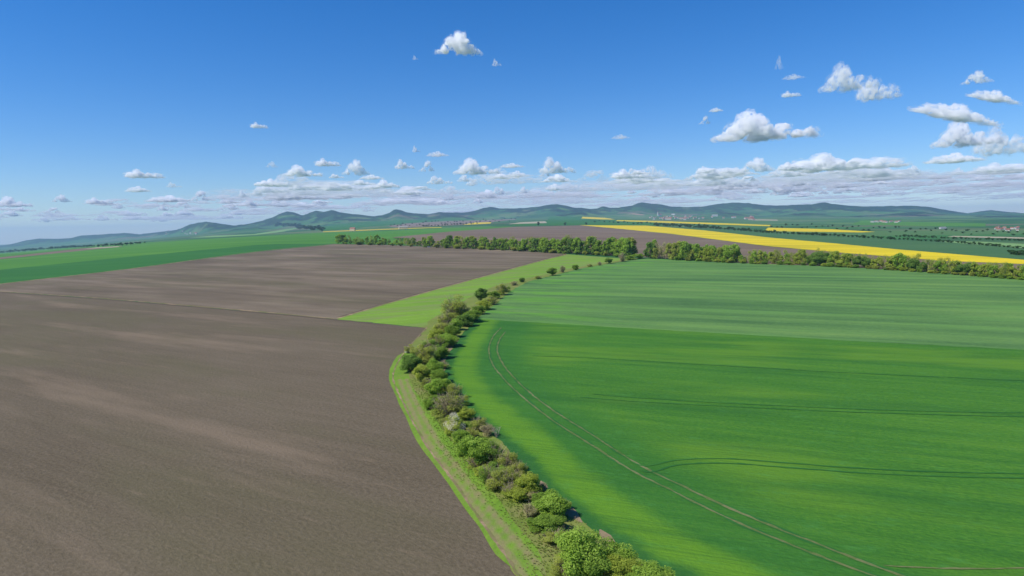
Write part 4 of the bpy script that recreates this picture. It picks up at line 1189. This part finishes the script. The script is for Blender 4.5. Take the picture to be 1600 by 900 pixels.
# ------------------------------------------------------------------ clouds
def cloud_mesh(seed, tall, n, ragged):
    r = random.Random(seed)
    bm = bmesh.new()
    ph = r.uniform(0, 6.28)
    for k in range(n):
        t = r.random() * 2 - 1
        env = max(0.12, 1 - abs(t) ** 1.8) * (0.62 + 0.38 * math.sin(ph + 3.2 * t))
        rad = (0.05 + 0.12 * r.random()) * (0.45 + env * 0.75)
        bmesh.ops.create_icosphere(bm, subdivisions=2, radius=rad, matrix=Matrix.Translation((t * 0.85, (r.random() * 2 - 1) * 0.45 * env, r.random() * env * tall)) @ Matrix.Diagonal((1.3, 1.3, 0.8, 1)))
    me = bpy.data.meshes.new('cloud_form'); bm.to_mesh(me); bm.free()
    o = link_mesh('cloud_form', me)
    a = o.modifiers.new('r', 'REMESH'); a.mode, a.voxel_size = 'VOXEL', 0.014
    for i, (sz, st) in enumerate(((0.22, 0.14), (0.09, 0.10), (0.035, 0.05))):
        t = bpy.data.textures.new('cloud_noise', 'CLOUDS'); t.noise_scale, t.noise_depth = sz, 3
        d = o.modifiers.new('d', 'DISPLACE'); d.texture, d.strength, d.mid_level = t, st * ragged, 0.42
    dg = bpy.context.evaluated_depsgraph_get()
    m2 = bpy.data.meshes.new_from_object(o.evaluated_get(dg))
    bpy.data.objects.remove(o)
    co = np.zeros(len(m2.vertices) * 3); m2.vertices.foreach_get('co', co); co = co.reshape(-1, 3)
    zz = co[:, 2]; co[:, 2] = np.where(zz < -0.03, -0.03 + (zz + 0.03) * 0.3, zz)
    co[:, 0] -= (co[:, 0].min() + co[:, 0].max()) / 2
    co /= np.ptp(co[:, 0]); co[:, 2] -= co[:, 2].min(); co[:, 2] /= co[:, 2].max()
    m2.vertices.foreach_set('co', co.ravel()); m2.update()
    m2.materials.clear()
    return m2
CLOUDS = [cloud_mesh(40 + i, (0.36, 0.50, 0.28, 0.34, 0.22, 0.42)[i], (46, 34, 54, 30, 60, 40)[i], (0.85, 0.9, 0.8, 0.8, 0.9, 0.8)[i]) for i in range(6)]
for m in CLOUDS: m.materials.append(None)
_cm = {}
def cloud_mat(dens, off, wisp=False):
    key = (round(math.log(dens) * 4), off % 5, wisp)
    if key in _cm: return _cm[key]
    dens = math.exp(key[0] / 4)
    m, nt, p = vol_mat('cloud_vapour', dens, (1, 1, 1), 0.0)
    tc = node(nt, 'TexCoord'); mp = node(nt, 'Mapping')
    mp.inputs['Location'].default_value = (key[1] * 3.1, key[1] * 1.3, 0)
    mp.inputs['Scale'].default_value = (1, 1, 0.5)
    nt.links.new(tc.outputs['Object'], mp.inputs[0])
    nz = noise(nt, mp.outputs[0], 8.0 if wisp else 11.0, 6, 0.72 if wisp else 0.68)
    nt.links.new(maprange(nt, nz, 0.47 if wisp else 0.43, 0.68 if wisp else 0.72, 0.0, dens * (2.0 if wisp else 2.4)), p.inputs['Density'])
    _cm[key] = m
    return m
ALT = 1250.0
def cloud(u, v, w, h, k, tau, label, group=None, tilt=0.0, veil=0.0):
    d = Vector(M3 @ np.array([(u - CX) / F, (CY - (v + h * 0.5)) / F, -1.0]))
    t = (ALT - CAMZ) / d.z
    p = Vector((0, 0, CAMZ)) + d * t
    W, H = w * t / F, h * t / F
    o = link_mesh('cloud', CLOUDS[k % 6])
    o.location, o.scale = p, (W, min(W, 3 * H + 0.3 * W), H)
    o.rotation_euler = (0, tilt, -math.atan2(d.x, d.y) + (math.pi if k % 2 else 0))
    o.material_slots[0].link = 'OBJECT'
    o.material_slots[0].material = cloud_mat(tau / min(H, W * 0.6), k)
    tag(o, label, 'cloud', group)
    if veil:
        q = link_mesh('veil', CLOUDS[k % 6], o)
        q.scale, q.location = (1.13, 1.13, 1.20), (0, 0, -0.07)
        q.rotation_euler = (0, 0, 0.12)
        q.material_slots[0].link = 'OBJECT'
        q.material_slots[0].material = cloud_mat(veil / min(H, W * 0.6), k, True)
MAIN = [(716, 68, 72, 36, 5, 16, 'small bright cumulus alone high above the centre'), (776, 98, 15, 11, 3, 3, 'faint wisp right of the lone high cumulus'), (649, 90, 9, 7, 3, 2, 'faint speck left of the lone high cumulus'),
    (405, 196, 26, 9, 2, 5, 'small white cloud high on the left'), (1196, 196, 150, 44, 0, 18, 'flat-based bright cumulus right of centre'), (1328, 120, 84, 42, 0, 6.5, 'large puffy cloud high on the right'), (1372, 139, 62, 36, 2, 6.5, 'lower right lobe beside the large puffy cloud'),
    (1236, 147, 28, 9, 2, 5, 'small flat cloud left of the large puffy cloud'), (1101, 188, 18, 12, 1, 6, 'small puff left of the flat-based cumulus'), (1119, 171, 22, 7, 4, 3, 'thin wisp above the small puff'), (1217, 98, 14, 22, 5, 1.2, 'thin upright wisp high on the right'),
    (1240, 119, 34, 9, 4, 1.2, 'thin veil under the upright wisp'), (1526, 121, 42, 20, 5, 6, 'upper small cloud near the right edge'), (1551, 149, 72, 18, 4, 6, 'slanting streak cloud near the right edge'), (1490, 174, 124, 26, 4, 8, 'long slanting cloud right of the puffy cloud'),
    (1512, 208, 92, 40, 0, 12, 'heaped cumulus at the right'), (1575, 219, 92, 46, 2, 7, 'greyer cloud behind the heaped cumulus at the right edge'), (1320, 253, 165, 26, 2, 12, 'long flat cumulus low on the right'), (1492, 246, 80, 16, 4, 9, 'lens shaped cloud low on the right'),
    (1572, 261, 80, 14, 2, 8, 'flat cloud at the right edge above the bank'), (1182, 258, 56, 22, 5, 9, 'soft cloud left of the long flat cumulus'), (1095, 271, 46, 17, 1, 12, 'bright small cumulus on top of the cloud bank'), (226, 272, 54, 13, 2, 8, 'upper small cloud on the left'), (216, 295, 36, 10, 4, 7, 'lower small cloud on the left'),
    (512, 254, 38, 12, 2, 8, 'small cloud left of centre, uppermost of its cluster'), (474, 267, 58, 17, 0, 9, 'wide small cloud left of centre'), (556, 262, 42, 24, 5, 10, 'rounded grey-based cloud left of centre'), (632, 257, 30, 14, 3, 9, 'left one of two round puffs in the centre'), (667, 260, 25, 16, 1, 9, 'right one of two round puffs in the centre'),
    (650, 233, 12, 10, 3, 5, 'tiny puff above the two round puffs'), (684, 240, 36, 9, 4, 2.5, 'thin veil above the two round puffs'), (746, 260, 70, 24, 0, 12, 'bright topped cumulus in the centre above the bank'), (870, 259, 56, 24, 3, 8, 'soft grey cumulus above the bank right of centre'), (800, 258, 40, 8, 4, 3, 'thin flat veil beside the central cumulus'),
    (985, 272, 60, 14, 2, 9, 'flat bright cloud on the bank right of centre'), (22, 315, 48, 16, 0, 10, 'white heaped cloud at the left edge'), (96, 310, 27, 12, 5, 6, 'small puff beside the left edge cloud'), (156, 314, 38, 10, 2, 8, 'small flat white cloud low on the left'), (265, 310, 66, 11, 4, 9, 'long flat white cloud low on the left'),
    (312, 306, 32, 15, 1, 12, 'bright rounded cumulus low on the left'), (381, 303, 17, 11, 3, 8, 'small puff right of the rounded low cumulus'), (412, 296, 18, 9, 5, 6, 'tiny puff at the left end of the bank'), (395, 316, 34, 11, 0, 7, 'low puff at the left end of the bank'), (465, 304, 92, 16, 2, 10, 'long bright front of the cloud bank left of centre'),
    (605, 287, 38, 12, 0, 12, 'bright crest of the bank left of the central cumulus'), (425, 257, 20, 10, 5, 2.5, 'faint puff on the left'), (970, 213, 30, 8, 4, 1.2, 'faint smudge in the open blue'), (272, 289, 22, 8, 3, 3, 'faint small puff low on the left')]
for i, (u, v, w, h, k, tau, lab) in enumerate(MAIN):
    cloud(u, v, w, h, k, tau, lab, None, 0.30 if 'slanting' in lab else 0.0, min(4.0, tau * 0.36))
rc = random.Random(9)
def bank(n, u0, u1, v0, v1, wr, hr, taus, label, group):
    us = sorted(rc.uniform(u0, u1) for k in range(n))
    for u, lab in zip(us, from_left(us, label)):
        v = rc.uniform(v0, v1) - (u - 800) * EYE_B
        cloud(u, v, rc.uniform(*wr), rc.uniform(*hr), rc.randrange(6), rc.choice(taus), lab, group)
bank(30, 380, 1780, 284, 312, (160, 360), (14, 26), (0.45, 0.7, 1.0), 'wide soft layer of the hazy cloud bank', 'soft layers of the cloud bank')
bank(36, 400, 1750, 272, 300, (50, 150), (12, 26), (2, 3, 5, 8), 'soft cumulus in the upper tier of the cloud bank', 'upper tier of the cloud bank')
bank(32, 380, 1750, 298, 322, (70, 190), (8, 16), (1.5, 2, 3, 4), 'flat grey white cloud in the middle tier of the cloud bank', 'middle tier of the cloud bank')
bank(24, 300, 1750, 316, 332, (90, 220), (4, 9), (0.6, 0.9, 1.2), 'thin cloud in the lowest tier of the bank on the horizon', 'lowest tier of the cloud bank')
bank(84, 400, 1680, 268, 314, (16, 56), (6, 14), (7, 10, 13), 'small bright crest on the cloud bank', 'bright crests of the cloud bank')
bank(22, 0, 420, 300, 330, (18, 44), (6, 11), (6, 9), 'small white puff low over the left plain', 'white puffs over the left plain')
bank(26, -120, 420, 292, 326, (40, 120), (5, 10), (1.5, 2.5, 4), 'thin small cloud in the low veil on the left', 'low veil on the left')
